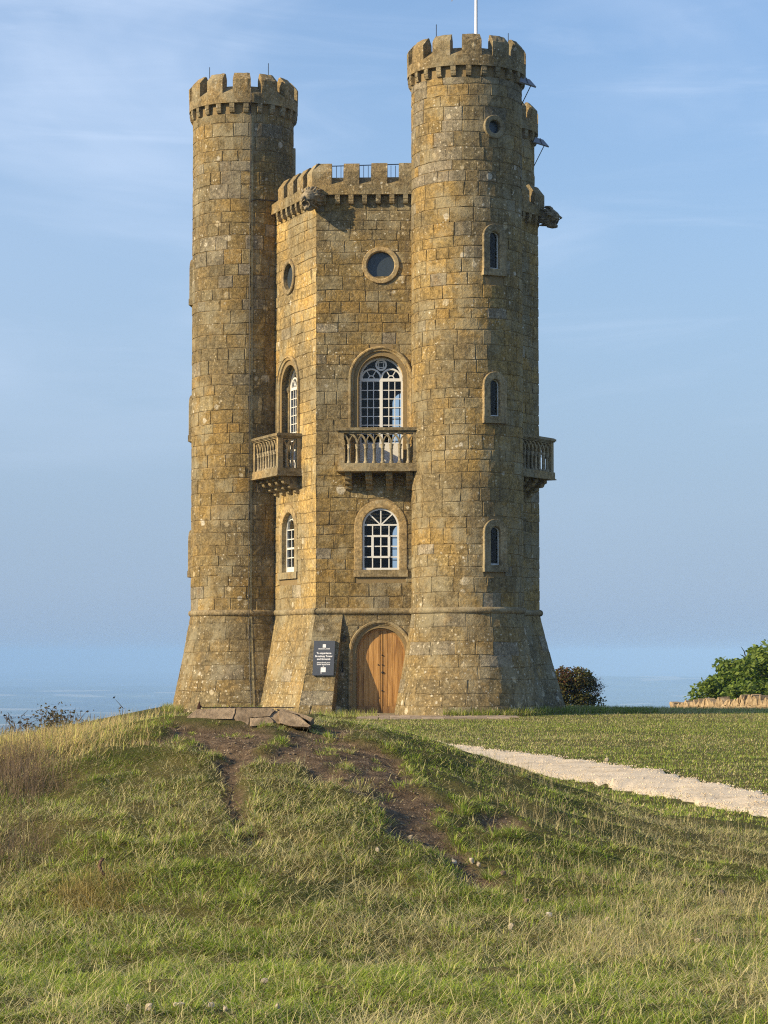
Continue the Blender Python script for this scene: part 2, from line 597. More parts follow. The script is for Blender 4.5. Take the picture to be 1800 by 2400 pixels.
def land(x, y, y0=8.0, y1=200.0, H=height_smooth):
    """where the sight line of a photo pixel meets the ground"""
    d = pix_ray(x, y)
    Y = np.linspace(y0, y1, 6000)
    zz = EYE + d[2] * Y
    hit = zz <= H(d[0] * Y, Y)
    Yh = Y[np.argmax(hit)] if hit.any() else 78.0
    return float(d[0] * Yh), float(Yh)


BLOBS = []
for bx, by, bw, bh in BLOBS_PX:
    X0, Y0 = land(bx, by)
    _, Ya = land(bx, by + bh); _, Yb = land(bx, max(by - bh, 1668))
    BLOBS.append((X0, Y0, bw / F_PX * Y0, max(0.16, (Yb - Ya) / 2)))


def dirt_at(x, y):
    d = np.zeros(np.shape(x))
    wx = x + 0.16 * (fnoise(x * 3.1, y * 3.1, 5) - .5); wy = y + 0.5 * (fnoise(x * 2.2, y * 2.2, 9) - .5)
    for X0, Y0, rx, ry in BLOBS:
        q = ((wx - X0) / (1.0 * rx)) ** 2 + ((wy - Y0) / (.96 * ry)) ** 2
        d = np.maximum(d, np.clip(1.45 - q, 0, 1))
    worn = np.zeros(np.shape(x))                       # the trodden crest and the gully below it
    for X0, Y0, rx, ry in [BLOBS[k] for k in (0, 2, 3, 4, 8, 9, 10, 11, 12, 13, 14)]:
        worn = np.maximum(worn, np.clip(1.25 - ((wx - X0) / rx) ** 2 - ((wy - Y0) / ry) ** 2, 0, 1))
    br = fnoise(x * 4.2, y * 2.3, 21)
    return np.clip(d * 1.7 - 1.7 * sstep(br, 0.50, 0.65) * (1 - .64 * worn), 0, 1)


def height(x, y):
    x = np.asarray(x, float); y = np.asarray(y, float)
    z = height_smooth(x, y)
    near = sstep(y, 60, 24)
    z = z + near * (0.10 * (fnoise(x * 0.9, y * 0.9, 1) - .5) + 0.085 * (fnoise(x * 3.2, y * 3.2, 2) - .5))
    z = z + (1 - near) * 0.06 * (fnoise(x * 0.5, y * 0.5, 3) - .5) * sstep(y, 78, 60)
    ty = y * 1.25 + 1.3 * fnoise(x * .9, y * .7, 12)
    led = (ty - np.floor(ty)); led = np.minimum(led / .8, (1 - led) / .2)
    z = z + 0.065 * (led - .5) * sstep(y, 14.5, 16.5) * sstep(y, 21.0, 20.0) * sstep(fnoise(x * 1.1, y * .8, 14), .35, .6)
    z = z - 0.055 * dirt_at(x, y) + 0.06 * dirt_at(x, y) * (fnoise(x * 6, y * 6, 4) - .5)
    # rolling vale far below
    z = z + np.where(z < -100, 55 * (fnoise(x / 2600, y / 2600, 8) - .5) * sstep(y, 2500, 7000), 0)
    z = z + np.where(y > 6000, 95 * np.exp(-((y - 15500) / 1500) ** 2) * (.35 + .9 * fnoise(x / 2500, y / 4000, 17)) * (.4 + .6 * sstep(x, -1500, 1500)), 0)
    return z


def spaced(lo, dense_lo, dense_hi, hi, step, grow):
    mid = list(np.arange(dense_lo, dense_hi, step))
    up = []; s = step; v = mid[-1]
    while v < hi:
        s *= grow; v += s; up.append(min(v, hi))
    dn = []; s = step; v = mid[0]
    while v > lo:
        s *= grow; v -= s; dn.append(max(v, lo))
    return np.array(dn[::-1] + mid + up)


xs = spaced(-30000, -4.6, 5.2, 30000, 0.075, 1.09)
ys = np.unique(np.concatenate([np.array([-60, -30, -15, -6, 0, 4]), spaced(6.0, 8.8, 24.5, 29500, 0.075, 1.035)]))
GX, GY = np.meshgrid(xs, ys)
GZ = height(GX, GY)
GD = dirt_at(GX, GY) * (GY < 30)
me = bpy.data.meshes.new('ground')
nx, ny = len(xs), len(ys)
me.vertices.add(nx * ny)
me.vertices.foreach_set('co', np.stack([GX, GY, GZ], -1).ravel())
ii, jj = np.meshgrid(np.arange(nx - 1), np.arange(ny - 1))
a0 = (jj * nx + ii).ravel()
quads = np.stack([a0, a0 + 1, a0 + 1 + nx, a0 + nx], -1).astype(np.int32)
me.loops.add(quads.size); me.loops.foreach_set('vertex_index', quads.ravel())
me.polygons.add(len(quads)); me.polygons.foreach_set('loop_start', np.arange(0, quads.size, 4, dtype=np.int32))
me.update(calc_edges=True); me.validate()
at = me.attributes.new('dirt', 'FLOAT', 'POINT'); at.data.foreach_set('value', GD.ravel().astype(np.float32))
me.polygons.foreach_set('use_smooth', [True] * len(me.polygons))
me.materials.append(M['ground'])
ground = bpy.data.objects.new('ground', me); COL.objects.link(ground)
set_props(ground, kind='structure')

# haze: one closed box round the camera, the hill and the whole vale
hz = bpy.data.materials.new('summer haze'); hz.use_nodes = True
ht = NT(hz.node_tree); ht.n.clear()
pv = ht.node('ShaderNodeVolumePrincipled', {'Color': (0.40, 0.64, 1.0), 'Density': 0.000135, 'Anisotropy': -0.25})
ht.node('ShaderNodeOutputMaterial', {'Volume': pv.outputs[0]})
mb = MB()
x0, x1, y0, y1, z0, z1 = -30500, 30500, -200, 30000, -290, 27
mb.add([(x0, y0, z0), (x1, y0, z0), (x1, y1, z0), (x0, y1, z0), (x0, y0, z1), (x1, y0, z1), (x1, y1, z1), (x0, y1, z1)], BOXF)
haze = mb.build('haze', hz, origin=(0, 0, z0), kind='stuff')

# ================================================================== the tower
A = (-1.98, 68.2); B = (2.42, 68.0); C = (4.75, 71.7); D = (3.3, 75.6); E = (-1.9, 76.2); Fc = (-3.81, 72.5)
FR = Frame(A, B); FL = Frame(Fc, A); FRT = Frame(B, C); FCD = Frame(C, D); FBK = Frame(D, E); FEF = Frame(E, Fc)
ZS = 2.985                                      # string course
ZTOP = 15.17                                    # underside of the parapet band
tower = empty('castle_tower', (0.2, 72.0, 0.0), 'tall ochre limestone folly tower with round battlemented turrets standing on the hilltop', 'tower')

PAL = [((0.40, 0.275, 0.125), 5), ((0.34, 0.235, 0.105), 5), ((0.28, 0.20, 0.10), 4), ((0.36, 0.285, 0.165), 3), ((0.24, 0.185, 0.11), 3),
       ((0.42, 0.26, 0.09), 2), ((0.36, 0.33, 0.26), 1.0), ((0.20, 0.155, 0.09), 2)]
PALC = np.array([p_[0] for p_ in PAL]) * np.array((1.13, 1.10, .86)); PALW = np.array([p_[1] for p_ in PAL], float); PALW /= PALW.sum()
PAL_MEAN = (PALC * PALW[:, None]).sum(0) * 1.08
GREY = np.array((0.37, 0.34, 0.28))


def stone_tint(grey_p=0.0):
    if rng.random() < grey_p:
        return (GREY * .7 + PAL_MEAN * .3) * rng.uniform(.8, 1.1)
    c = PALC[rng.choice(len(PALC), p=PALW)] * rng.uniform(.92, 1.08)
    return c * .42 + PAL_MEAN * .58


CAMP = np.array((0, 0, EYE))
PART_TONE = {}
BLOCKS = []                                     # (score, part, verts, faces, tint)


def block(part, S, u0, u1, v0, v1, flL=False, flR=False, grey_p=0.04, amp=0.0045, vis=1.0):
    low = v1 < ZS
    g = rng.uniform(.001, .003) if low else rng.uniform(.0025, .0065)
    rec = .008 if low else .026
    gl = 0 if flL else g; gr = 0 if flR else g
    w = u1 - u0; h = v1 - v0
    iu = max(1, int(w / .22)); iv = max(1, int(h / .22))
    b = min(.024, w * .15, h * .15)
    us = np.concatenate([[u0 + gl, u0 + gl + .005], np.linspace(u0 + gl + b, u1 - gr - b, iu + 1), [u1 - gr - .005, u1 - gr]])
    vv = np.concatenate([[v0 + g, v0 + g + .005], np.linspace(v0 + g + b, v1 - g - b, iv + 1), [v1 - g - .005, v1 - g]])
    du = np.concatenate([[0.0 if flL else -rec, 0 if flL else -.006], np.zeros(iu + 1), [0 if flR else -.006, 0 if flR else -rec]])
    dv = np.concatenate([[-rec, -.006], np.zeros(iv + 1), [-.006, -rec]])
    U, V = np.meshgrid(us, vv)
    Dp = np.minimum(du[None, :], dv[:, None])
    inner = (Dp > -.0065)
    p0 = rng.normal(0, .0032)
    if flL or flR:
        p0 = min(abs(p0), .003)
    tilt = rng.normal(0, .0035, 2)
    Dp = Dp + inner * (p0 + rng.normal(0, amp, Dp.shape) + tilt[0] * (U - (u0 + u1) / 2) / max(w, .1) + tilt[1] * (V - (v0 + v1) / 2) / max(h, .1))
    jit = ~((np.arange(len(us)) == 0)[None, :] * flL | (np.arange(len(us)) == len(us) - 1)[None, :] * flR)
    U = U + rng.normal(0, .006, U.shape) * jit; V = V + rng.normal(0, .006, V.shape)
    P = S(U, V, Dp)
    ctr = P[len(vv) // 2, len(us) // 2]
    e1 = P[len(vv) // 2, -1] - P[len(vv) // 2, 0]; e2 = P[-1, len(us) // 2] - P[0, len(us) // 2]
    nrm = np.cross(e1, e2)
    tc = CAMP - ctr; dist = np.linalg.norm(tc)
    score = max(0.0, float(nrm @ tc / dist)) / dist ** 2 * vis
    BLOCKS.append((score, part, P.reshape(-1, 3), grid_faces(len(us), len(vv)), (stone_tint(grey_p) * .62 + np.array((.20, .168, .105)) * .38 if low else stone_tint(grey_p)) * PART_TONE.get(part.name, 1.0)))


def courses(v0, v1, hmin, hmax):
    v = [v0]
    while v[-1] < v1 - hmin * 0.6:
        v.append(min(v[-1] + rng.uniform(hmin, hmax), v1))
    v[-1] = v1
    return list(zip(v[:-1], v[1:]))


def lay(part, S, ur, v0, v1, hr=(.27, .42), wr=(.34, .80), excl=None, flL=False, flR=False, grey=None, vis=None):
    for a, b in courses(v0, v1, *hr):
        u_lo, u_hi = ur((a + b) / 2) if callable(ur) else ur
        spans = [(u_lo, u_hi)]
        for ex in (excl(a, b) if excl else []):
            nxt = []
            for s0, s1 in spans:
                if ex[1] <= s0 or ex[0] >= s1:
                    nxt.append((s0, s1))
                else:
                    if ex[0] - s0 > .03: nxt.append((s0, ex[0]))
                    if s1 - ex[1] > .03: nxt.append((ex[1], s1))
            spans = nxt
        for s0, s1 in spans:
            u = s0
            while u < s1 - 1e-6:
                w = rng.uniform(*wr)
                if u == s0: w *= rng.uniform(.5, 1)
                e = u + w
                if s1 - e < wr[0] * .75: e = s1
                if e - u > wr[1] * 1.25: e = (u + s1) / 2
                block(part, S, u, e, a, b, flL and abs(u - u_lo) < 1e-6, flR and abs(e - u_hi) < 1e-6,
                      grey((u + e) / 2, a) if grey else 0.04, vis=vis((u + e) / 2) if vis else 1.0)
                u = e


# --- openings, all as (centre t, bottom z, spring z, half width)
TF0 = FR.a; LL = FL.L
tX = 1.885                                      # front openings, along the front wall
tL = LL - 2.27                                   # left-hand openings, along the left wall
LOWW = dict(z0=4.19, zs=5.45, hw=.53)
UPW = dict(z0=7.30, zs=9.78, hw=.635)
OC = dict(cz=13.10, r=.40)
DOOR = dict(z0=0.0, zs=1.78, hw=.70)


def arch_excl(cx, z0, zs, hw):
    def f(a, b):
        m = (a + b) / 2
        if b <= z0 or a >= zs + hw: return []
        if m <= zs: return [(cx - hw, cx + hw)]
        k = hw * hw - (m - zs) ** 2
        if k <= 0: return []
        return [(cx - math.sqrt(k), cx + math.sqrt(k))]
    return f


def multi(*fs):
    return lambda a, b: [x for f in fs for x in f(a, b)]


front_ex = multi(arch_excl(tX, DOOR['z0'] - 1, DOOR['zs'], DOOR['hw'] + .19), arch_excl(tX, LOWW['z0'] - .19, LOWW['zs'], LOWW['hw'] + .19),
                 arch_excl(tX, UPW['z0'] - .3, UPW['zs'], UPW['hw'] + .27), arch_excl(tX, OC['cz'], OC['cz'], OC['r'] + .10),
                 lambda a, b: [(tX - .45, tX + .45)] if (OC['cz'] - .42 < (a + b) / 2 < OC['cz']) else [])
left_ex = multi(arch_excl(tL, LOWW['z0'] - .19, LOWW['zs'], LOWW['hw'] + .19), arch_excl(tL, UPW['z0'] - .3, UPW['zs'], UPW['hw'] + .27),
                arch_excl(tL, OC['cz'], OC['cz'], OC['r'] + .10),
                lambda a, b: [(tL - .45, tL + .45)] if (OC['cz'] - .42 < (a + b) / 2 < OC['cz']) else [])


def wall_S(fr):
    return lambda u, v, d: fr.p(u, d, v + .010 * np.sin(u * 3.1 + v * 2.0))


# --- core walls with their openings
RE = .018


def part_wall(name, fr, holes, z0=0.0, z1=ZTOP + .3, mat='mortar', parent=tower, t0=None, t1=None):
    mb = MB()
    a = 0.0 if t0 is None else t0; b = fr.L if t1 is None else t1
    outer = (np.array([a, b, b, a]), np.array([z0, z0, z1, z1]))
    fill(mb, fr, [outer] + holes, -RE)
    return mb.build(name, M[mat], parent)


hole_a = lambda c, d, g=.02: arch(c, d['z0'] - g, d['zs'], d['hw'] + g)
hole_c = lambda c, d, g=.02: circle(c, d['cz'], d['r'] + g)
front_wall = part_wall('wall', FR, [arch(tX, .0005, DOOR['zs'], DOOR['hw'] + .02), hole_a(tX, LOWW), hole_a(tX, UPW), hole_c(tX, OC)], z0=-.3)
left_wall = part_wall('wall', FL, [hole_a(tL, LOWW), hole_a(tL, UPW), hole_c(tL, OC)], z0=-.3)
right_wall = part_wall('wall', FRT, [], z0=-.3)
part_wall('wall', FCD, [], z0=-.3)
bkt = FBK.L - (0.66 - E[0]) if False else float((np.array((0.62, 75.75)) - FBK.a) @ FBK.e)
BW1 = dict(z0=7.9, zs=9.85, hw=.40); BW2 = dict(z0=4.4, zs=5.6, hw=.40)
part_wall('wall', FBK, [hole_a(bkt, BW1), hole_a(bkt, BW2)], z0=-.3)
part_wall('wall', FEF, [], z0=-.3)
mb = MB()
mb.add([(*q, 15.1) for q in (A, B, C, D, E, Fc)], [tuple(range(6))])
mb.build('roof', M['lead'], tower)

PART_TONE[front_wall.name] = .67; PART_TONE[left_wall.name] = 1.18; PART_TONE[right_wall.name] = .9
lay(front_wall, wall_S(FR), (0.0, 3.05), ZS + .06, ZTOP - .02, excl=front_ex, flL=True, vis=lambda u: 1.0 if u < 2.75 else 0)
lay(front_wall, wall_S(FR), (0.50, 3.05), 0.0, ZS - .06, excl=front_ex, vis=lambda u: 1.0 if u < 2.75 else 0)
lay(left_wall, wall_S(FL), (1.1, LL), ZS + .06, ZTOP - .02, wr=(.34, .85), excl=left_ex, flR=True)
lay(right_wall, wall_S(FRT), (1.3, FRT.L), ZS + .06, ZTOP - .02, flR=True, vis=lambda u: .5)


# --- battered base
def offs(z):
    return .74 * np.clip(1 - z / ZS, 0, 2) ** 1.12


def corner_m(n1, n2):
    return np.linalg.solve(np.array([n1, n2]), np.array([1.0, 1.0]))


mA = corner_m(FL.nn, FR.nn); mC = corner_m(FRT.nn, FCD.nn)
tA_left = lambda z: LL + offs(z) * float(mA @ FL.e)        # corner position along the left wall
tA_front = lambda z: offs(z) * float(mA @ FR.e)
tP_right = lambda z: .79 - .30 * np.clip(1 - z / ZS, 0, 2)
tC_right = lambda z: FRT.L + offs(z) * float(mC @ FRT.e)


def batter_S(fr, lo, hi):
    """u in 0..1 between two edges that lean with height"""
    return lambda u, v, d: fr.p(lo(v) + u * (hi(v) - lo(v)), offs(v) + d, v)


def batter(name, fr, lo, hi, wid, flL, flR, vis=1.0):
    S0 = batter_S(fr, lo, hi)
    zz = np.linspace(-.3, ZS, 14); uu = np.linspace(0, 1, 3)
    U, V = np.meshgrid(uu, zz)
    mb = MB(); mb.add(S0(U, V, -RE).reshape(-1, 3), grid_faces(3, 14))
    o = mb.build(name, M['mortar'], tower)
    S1 = lambda u, v, d: S0(u / wid, v, d)
    lay(o, S1, (0, wid), -.15, ZS - .06, hr=(.32, .48), wr=(.45, 1.0), flL=flL, flR=flR, grey=lambda u, v: .10, vis=lambda u: vis)
    return o


c0 = lambda k: (lambda z: np.zeros_like(np.asarray(z, float)) + k)
batter('plinth', FL, c0(1.0), tA_left, LL - 1.0, False, True)
pier = batter('plinth', FR, tA_front, tP_right, .9, True, True, 1.3)
batter('plinth', FRT, c0(1.0), tC_right, FRT.L - 1.0, False, True, .7)
# right-hand side of the pier, running back to the door wall
zz = np.linspace(-.3, ZS, 14)
mb = MB()
n_out = offs(zz)
mb.add(np.concatenate([FR.p(tP_right(zz), n_out, zz), FR.p(tP_right(zz) + .10 * (1 - zz / ZS), -RE, zz)]), grid_faces(14, 2), (.30, .21, .10))
mb.build('pier_side', M['stone'], pier)
# side of the C corner going back
mb = MB()
Pc = np.array(C)[None, :] + offs(zz)[:, None] * mC[None, :]
Pd = Pc + np.array(FCD.e) * 3.0
mb.add(np.concatenate([np.c_[Pc, zz], np.c_[Pd, zz]]), grid_faces(14, 2), (.30, .21, .10))
mb.build('plinth', M['stone'], tower)


# --- string course
def string_face(fr, t0, t1, parent):
    mb = MB()
    th = np.linspace(-.5 * math.pi, .5 * math.pi, 9)
    prof = [(.0, -.10)] + [(.085 * math.cos(a), .095 * math.sin(a)) for a in th] + [(.0, .10)]
    ts = np.linspace(t0, t1, 8)
    rows = [fr.p(ts + .0 * ts, n - .01, ZS + z) for n, z in prof]
    mb.add(np.concatenate(rows), grid_faces(len(ts), len(rows)), (.30, .23, .125))
    mb.build('string_course', M['dressed'], parent, smooth=True)


string_face(FR, -.06, FR.L, tower); string_face(FL, 0, LL + .06, tower); string_face(FRT, 0, FRT.L + .09, tower)
string_face(FCD, -.06, 2, tower)

# --- round turrets
ZT = dict(corb0=18.25, band0=18.57, sill0=18.87, sill1=19.15, brk=19.29, top=19.53)


def turret(name_label, ctr, r0, flare, holes, amin, amax, m_phase, c_phase, exo=None, greyf=None, ang_vis=(-90, 90), zlow=-.3, tone=1.0):
    """holes: list of (angle, z0, z1, half angle) rectangular gaps behind window surrounds"""
    cx, cy = ctr

    def rad(z):
        return r0 + flare * np.clip(1 - np.asarray(z, float) / ZS, 0, 2) ** 1.1

    def S(u, v, d):
        a = u / r0; v2 = v + .012 * np.sin(u * 2.3 + v)
        r = rad(v2) + d
        return np.stack([cx + r * np.sin(a), cy - r * np.cos(a), v2], -1)
    # core, skipping the openings
    al = sorted(set(list(np.round(np.linspace(-180, 180, 49)[:-1], 3)) + [round(h[0] + s * h[3], 3) for h in holes for s in (-1, 1)]))
    zl = sorted(set(list(np.round(np.concatenate([np.linspace(zlow, ZS, 9), [18.9]]), 3)) + [z for h in holes for z in h[1:3]]))
    aa = np.radians(al)
    V = []
    for z in zl:
        r = float(rad(z)) - RE
        V.append(np.stack([cx + r * np.sin(aa), cy - r * np.cos(aa), np.full(len(aa), z)], -1))
    fs = []
    n = len(al)
    for j in range(len(zl) - 1):
        for i in range(n):
            a0_, a1_ = al[i], al[(i + 1) % n]
            zm = (zl[j] + zl[j + 1]) / 2; am = (a0_ + a1_) / 2 if i + 1 < n else 178
            if any(abs(am - h[0]) < h[3] and h[1] < zm < h[2] for h in holes):
                continue
            fs.append((j * n + i, j * n + (i + 1) % n, (j + 1) * n + (i + 1) % n, (j + 1) * n + i))
    mb = MB(); mb.add(np.concatenate(V), fs)
    tur = mb.build('turret', M['mortar'], tower, smooth=True, label=name_label)
    lo, hi = R(amin) * r0, R(amax) * r0
    PART_TONE[tur.name] = tone
    vis = lambda u: 1.0 if ang_vis[0] < math.degrees(u / r0) < ang_vis[1] else 0.0
    lay(tur, S, (lo, hi), ZS + .06, ZT['corb0'] + .02, hr=(.28, .46), wr=(.36, .78), excl=exo, grey=greyf, vis=vis)
    lay(tur, S, (lo * 1.0, hi), -.15, ZS - .06, hr=(.34, .52), wr=(.45, .95), grey=lambda u, v: .14, vis=vis)
    # string course ring
    mb = MB()
    th = np.linspace(-.5 * math.pi, .5 * math.pi, 9)
    prof = [(-.02, -.11)] + [(.085 * math.cos(q) - .01, .095 * math.sin(q)) for q in th] + [(-.02, .11)]
    ang = np.linspace(-math.pi, math.pi, 73)[:-1]
    rows = [np.stack([cx + (r0 + o) * np.sin(ang), cy - (r0 + o) * np.cos(ang), np.full(72, ZS + z)], -1) for o, z in prof]
    mb.add(np.concatenate(rows), grid_faces(72, len(rows), True), (.28, .215, .12))
    mb.build('string_course', M['dressed'], tur, smooth=True)
    # parapet band with sloping sill
    RO = r0 + .118; RI = RO - .34
    mb = MB()
    for (ra, za), (rb, zb), tn in (((r0 - .05, ZT['band0']), (RO, ZT['band0']), (.24, .18, .09)), ((RO, ZT['band0']), (RO, ZT['sill0']), (.30, .215, .10)),
                                   ((RO, ZT['sill0']), (RI, ZT['sill1']), (.27, .20, .10)), ((RI, ZT['sill1']), (RI, 18.2), (.25, .19, .1))):
        rows = [np.stack([cx + r_ * np.sin(ang), cy - r_ * np.cos(ang), np.full(72, z_)], -1) for r_, z_ in ((ra, za), (rb, zb))]
        mb.add(np.concatenate(rows), grid_faces(72, 2, True), tn)
    mb.add([(cx + RI * math.sin(q), cy - RI * math.cos(q), 18.35) for q in ang], [tuple(range(72))], (.2, .2, .2))
    mb.build('parapet', M['stone'], tur)
    # merlons, one mesh shared by twelve objects
    mb = MB()
    ha = R(9.4)
    q = np.linspace(-ha, ha, 6)
    ro = RO + .003
    prof = [(ro, ZT['sill0'] - .01), (ro + .002, ZT['brk'] - .0), (ro - .03, ZT['brk'] + .06), (ro - .17, ZT['top'] - .03), (ro - .21, ZT['top']), (ro - .27, ZT['top'] - .02), (RI - .003, ZT['top'] - .2), (RI - .003, ZT['sill0'] - .01)]
    rows = [np.stack([r_ * np.sin(q * (1 if i < 2 else .97)), -r_ * np.cos(q), np.full(6, z_)], -1) for i, (r_, z_) in enumerate(prof)]
    rows = np.array(rows) + np.r_[np.zeros((1, 6, 3)), rng.normal(0, .008, (len(prof) - 1, 6, 3))]
    fcs = grid_faces(6, len(prof))
    fcs.append(tuple(6 * i for i in range(len(prof)))[::-1]); fcs.append(tuple(6 * i + 5 for i in range(len(prof))))
    mb.add(rows.reshape(-1, 3), fcs, (.31, .225, .11))
    mesh = mb.mesh('merlon', M['stone'])
    for k in range(12):
        o = bpy.data.objects.new('merlon', mesh); o.location = (cx, cy, 0); o.rotation_euler = (0, 0, R(m_phase + 30 * k))
        COL.objects.link(o); attach(o, tur)
    # corbels
    mb = MB()
    hw = .075
    sec = [(r0 - .05, ZT['band0']), (RO - .015, ZT['band0']), (RO - .015, ZT['band0'] - .14), (RO - .03, ZT['band0'] - .15), (RO - .03, ZT['band0'] - .22), (RO - .06, ZT['band0'] - .28), (r0 - .02, ZT['band0'] - .31)]
    v_ = [(s * hw, -r_, z_) for s in (-1, 1) for r_, z_ in sec]
    k7 = len(sec)
    fcs = [(i, i + 1, k7 + i + 1, k7 + i) for i in range(k7 - 1)] + [tuple(range(k7))[::-1], tuple(range(k7, 2 * k7))]
    mb.add(v_, fcs, (.31, .235, .125))
    mesh = mb.mesh('corbel', M['stone'])
    for k in range(24):
        o = bpy.data.objects.new('corbel', mesh); o.location = (cx, cy, 0); o.rotation_euler = (0, 0, R(c_phase + 15 * k))
        COL.objects.link(o); attach(o, tur)
    return tur, S


def slit_window(tur, ctr, r0, ang, z0, zs, hw, lab=None, sill=True):
    a = R(ang)
    e = np.array((math.cos(a), math.sin(a))); nn = np.array((math.sin(a), -math.cos(a)))
    o2 = np.array(ctr) + nn * (r0 + .005) - e * 1.0
    fr = Frame(o2, o2 + e * 2.0)
    mb = MB()
    out = lambda o: arch(1.0, z0, zs, hw + o)
    sweep(mb, fr, out, [(.215, -.09), (.215, .035), (.20, .045), (.02, .045), (0, .03), (0, -.20)], False, (.37, .28, .15))
    if sill:
        fbox(mb, fr, 1 - hw - .225, 1 + hw + .225, -.1, .062, z0 - .20, z0 - .002, (.33, .25, .135))
        fbox(mb, fr, 1 - hw, 1 + hw, -.19, -.1, z0 - .05, z0, (.33, .25, .135))
    w = mb.build('window', M['dressed'], tower, label=lab)
    mb = MB()
    sweep(mb, fr, lambda o: arch(1.0, z0 + .03, zs, hw + o), [(-.002, -.13), (-.002, -.085), (-.022, -.085), (-.022, -.13)], False)
    fbox(mb, fr, 1 - hw + .002, 1 + hw - .002, -.13, -.083, z0 + .002, z0 + .04)
    mb.build('frame', M['white'], w)
    mb = MB(); fill(mb, fr, [arch(1.0, z0 + .03, zs, hw - .02)], -.105); mb.build('pane', M['slit_glass'], w)
    mb = MB(); fbox(mb, fr, 1 - hw - .05, 1 + hw + .05, -.7, -.198, z0 - .1, zs + hw + .05)
    mb.f = [f for i, f in enumerate(mb.f) if i != 4]
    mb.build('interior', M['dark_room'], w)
    return w


def turret_excl(r0, items):
    fs = []
    for ang, z0, zs, hw in items:
        fs.append(arch_excl(R(ang) * r0, z0, zs, hw))
    return multi(*fs)


TB, RB = (2.42, 67.95), 1.62
TFc, RFt = (-4.39, 72.5), 1.575
TD, RD = (3.3, 75.6), 1.6
SLITS = [(27.0, 12.73, 13.65), (27.0, 8.50, 9.40), (27.0, 4.27, 5.20)]
hwS = .16
half = math.degrees((hwS + .1) / RB)
holesB = [(a, round(z0 - .05, 3), round(zs + hwS + .05, 3), half) for a, z0, zs in SLITS] + [(27.3, 16.835 - .26, 16.835 + .26, half)]
exB = turret_excl(RB, [(a, z0 - .15, zs, hwS + .17) for a, z0, zs in SLITS] + [(27.3, 16.835, 16.835, .27)])
exB = multi(exB, lambda a, b: [(R(27.3) * RB - .26, R(27.3) * RB + .26)] if 16.56 < (a + b) / 2 <= 16.835 else [])
greyB = lambda u, v: .30 if v > 14.4 else .05
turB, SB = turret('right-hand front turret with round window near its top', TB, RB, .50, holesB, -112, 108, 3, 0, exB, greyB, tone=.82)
for a, z0, zs in SLITS:
    slit_window(turB, TB, RB, a, z0, zs, hwS)
# small round window high on the right turret
a = R(27.3)
e_ = np.array((math.cos(a), math.sin(a))); n_ = np.array((math.sin(a), -math.cos(a)))
o2 = np.array(TB) + n_ * (RB + .004) - e_
fr = Frame(o2, o2 + 2 * e_)
mb = MB(); sweep(mb, fr, lambda o: circle(1.0, 16.835, .19 + o), [(.15, -.09), (.15, .03), (.13, .045), (.02, .045), (0, .03), (0, -.25)], True, (.36, .27, .14))
w = mb.build('round_window', M['dressed'], tower)
mb = MB(); fill(mb, fr, [circle(1.0, 16.835, .189)], -.13); mb.build('pane', M['blind'], w)

SLF = [(-96, 12.75, 13.65), (-96, 8.5, 9.4), (-96, 4.3, 5.2), (93, 16.3, 17.15)]
halfF = math.degrees((hwS + .1) / RFt)
exF = turret_excl(RFt, [(a, z0 - .15, zs, hwS + .17) for a, z0, zs in SLF])
greyF = lambda u, v: (.26 if v > 11.5 else .05) if u < .7 else .08
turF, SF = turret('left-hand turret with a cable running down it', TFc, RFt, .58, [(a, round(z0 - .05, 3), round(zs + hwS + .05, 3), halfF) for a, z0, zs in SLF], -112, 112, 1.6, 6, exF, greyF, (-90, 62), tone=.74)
for a, z0, zs in SLF:
    slit_window(turF, TFc, RFt, a, z0, zs, hwS)
turD, SD = turret('rear turret mostly hidden behind the right-hand turret', TD, RD, .5, [], 10, 112, 8, 4, None, lambda u, v: .1, (200, 201))


# --- parapet of the main block
PZ = dict(c0=14.88, band0=ZTOP, sill0=15.47, sill1=15.74, brk=15.84, top=16.13)
PO = .175; PI = PO - .36


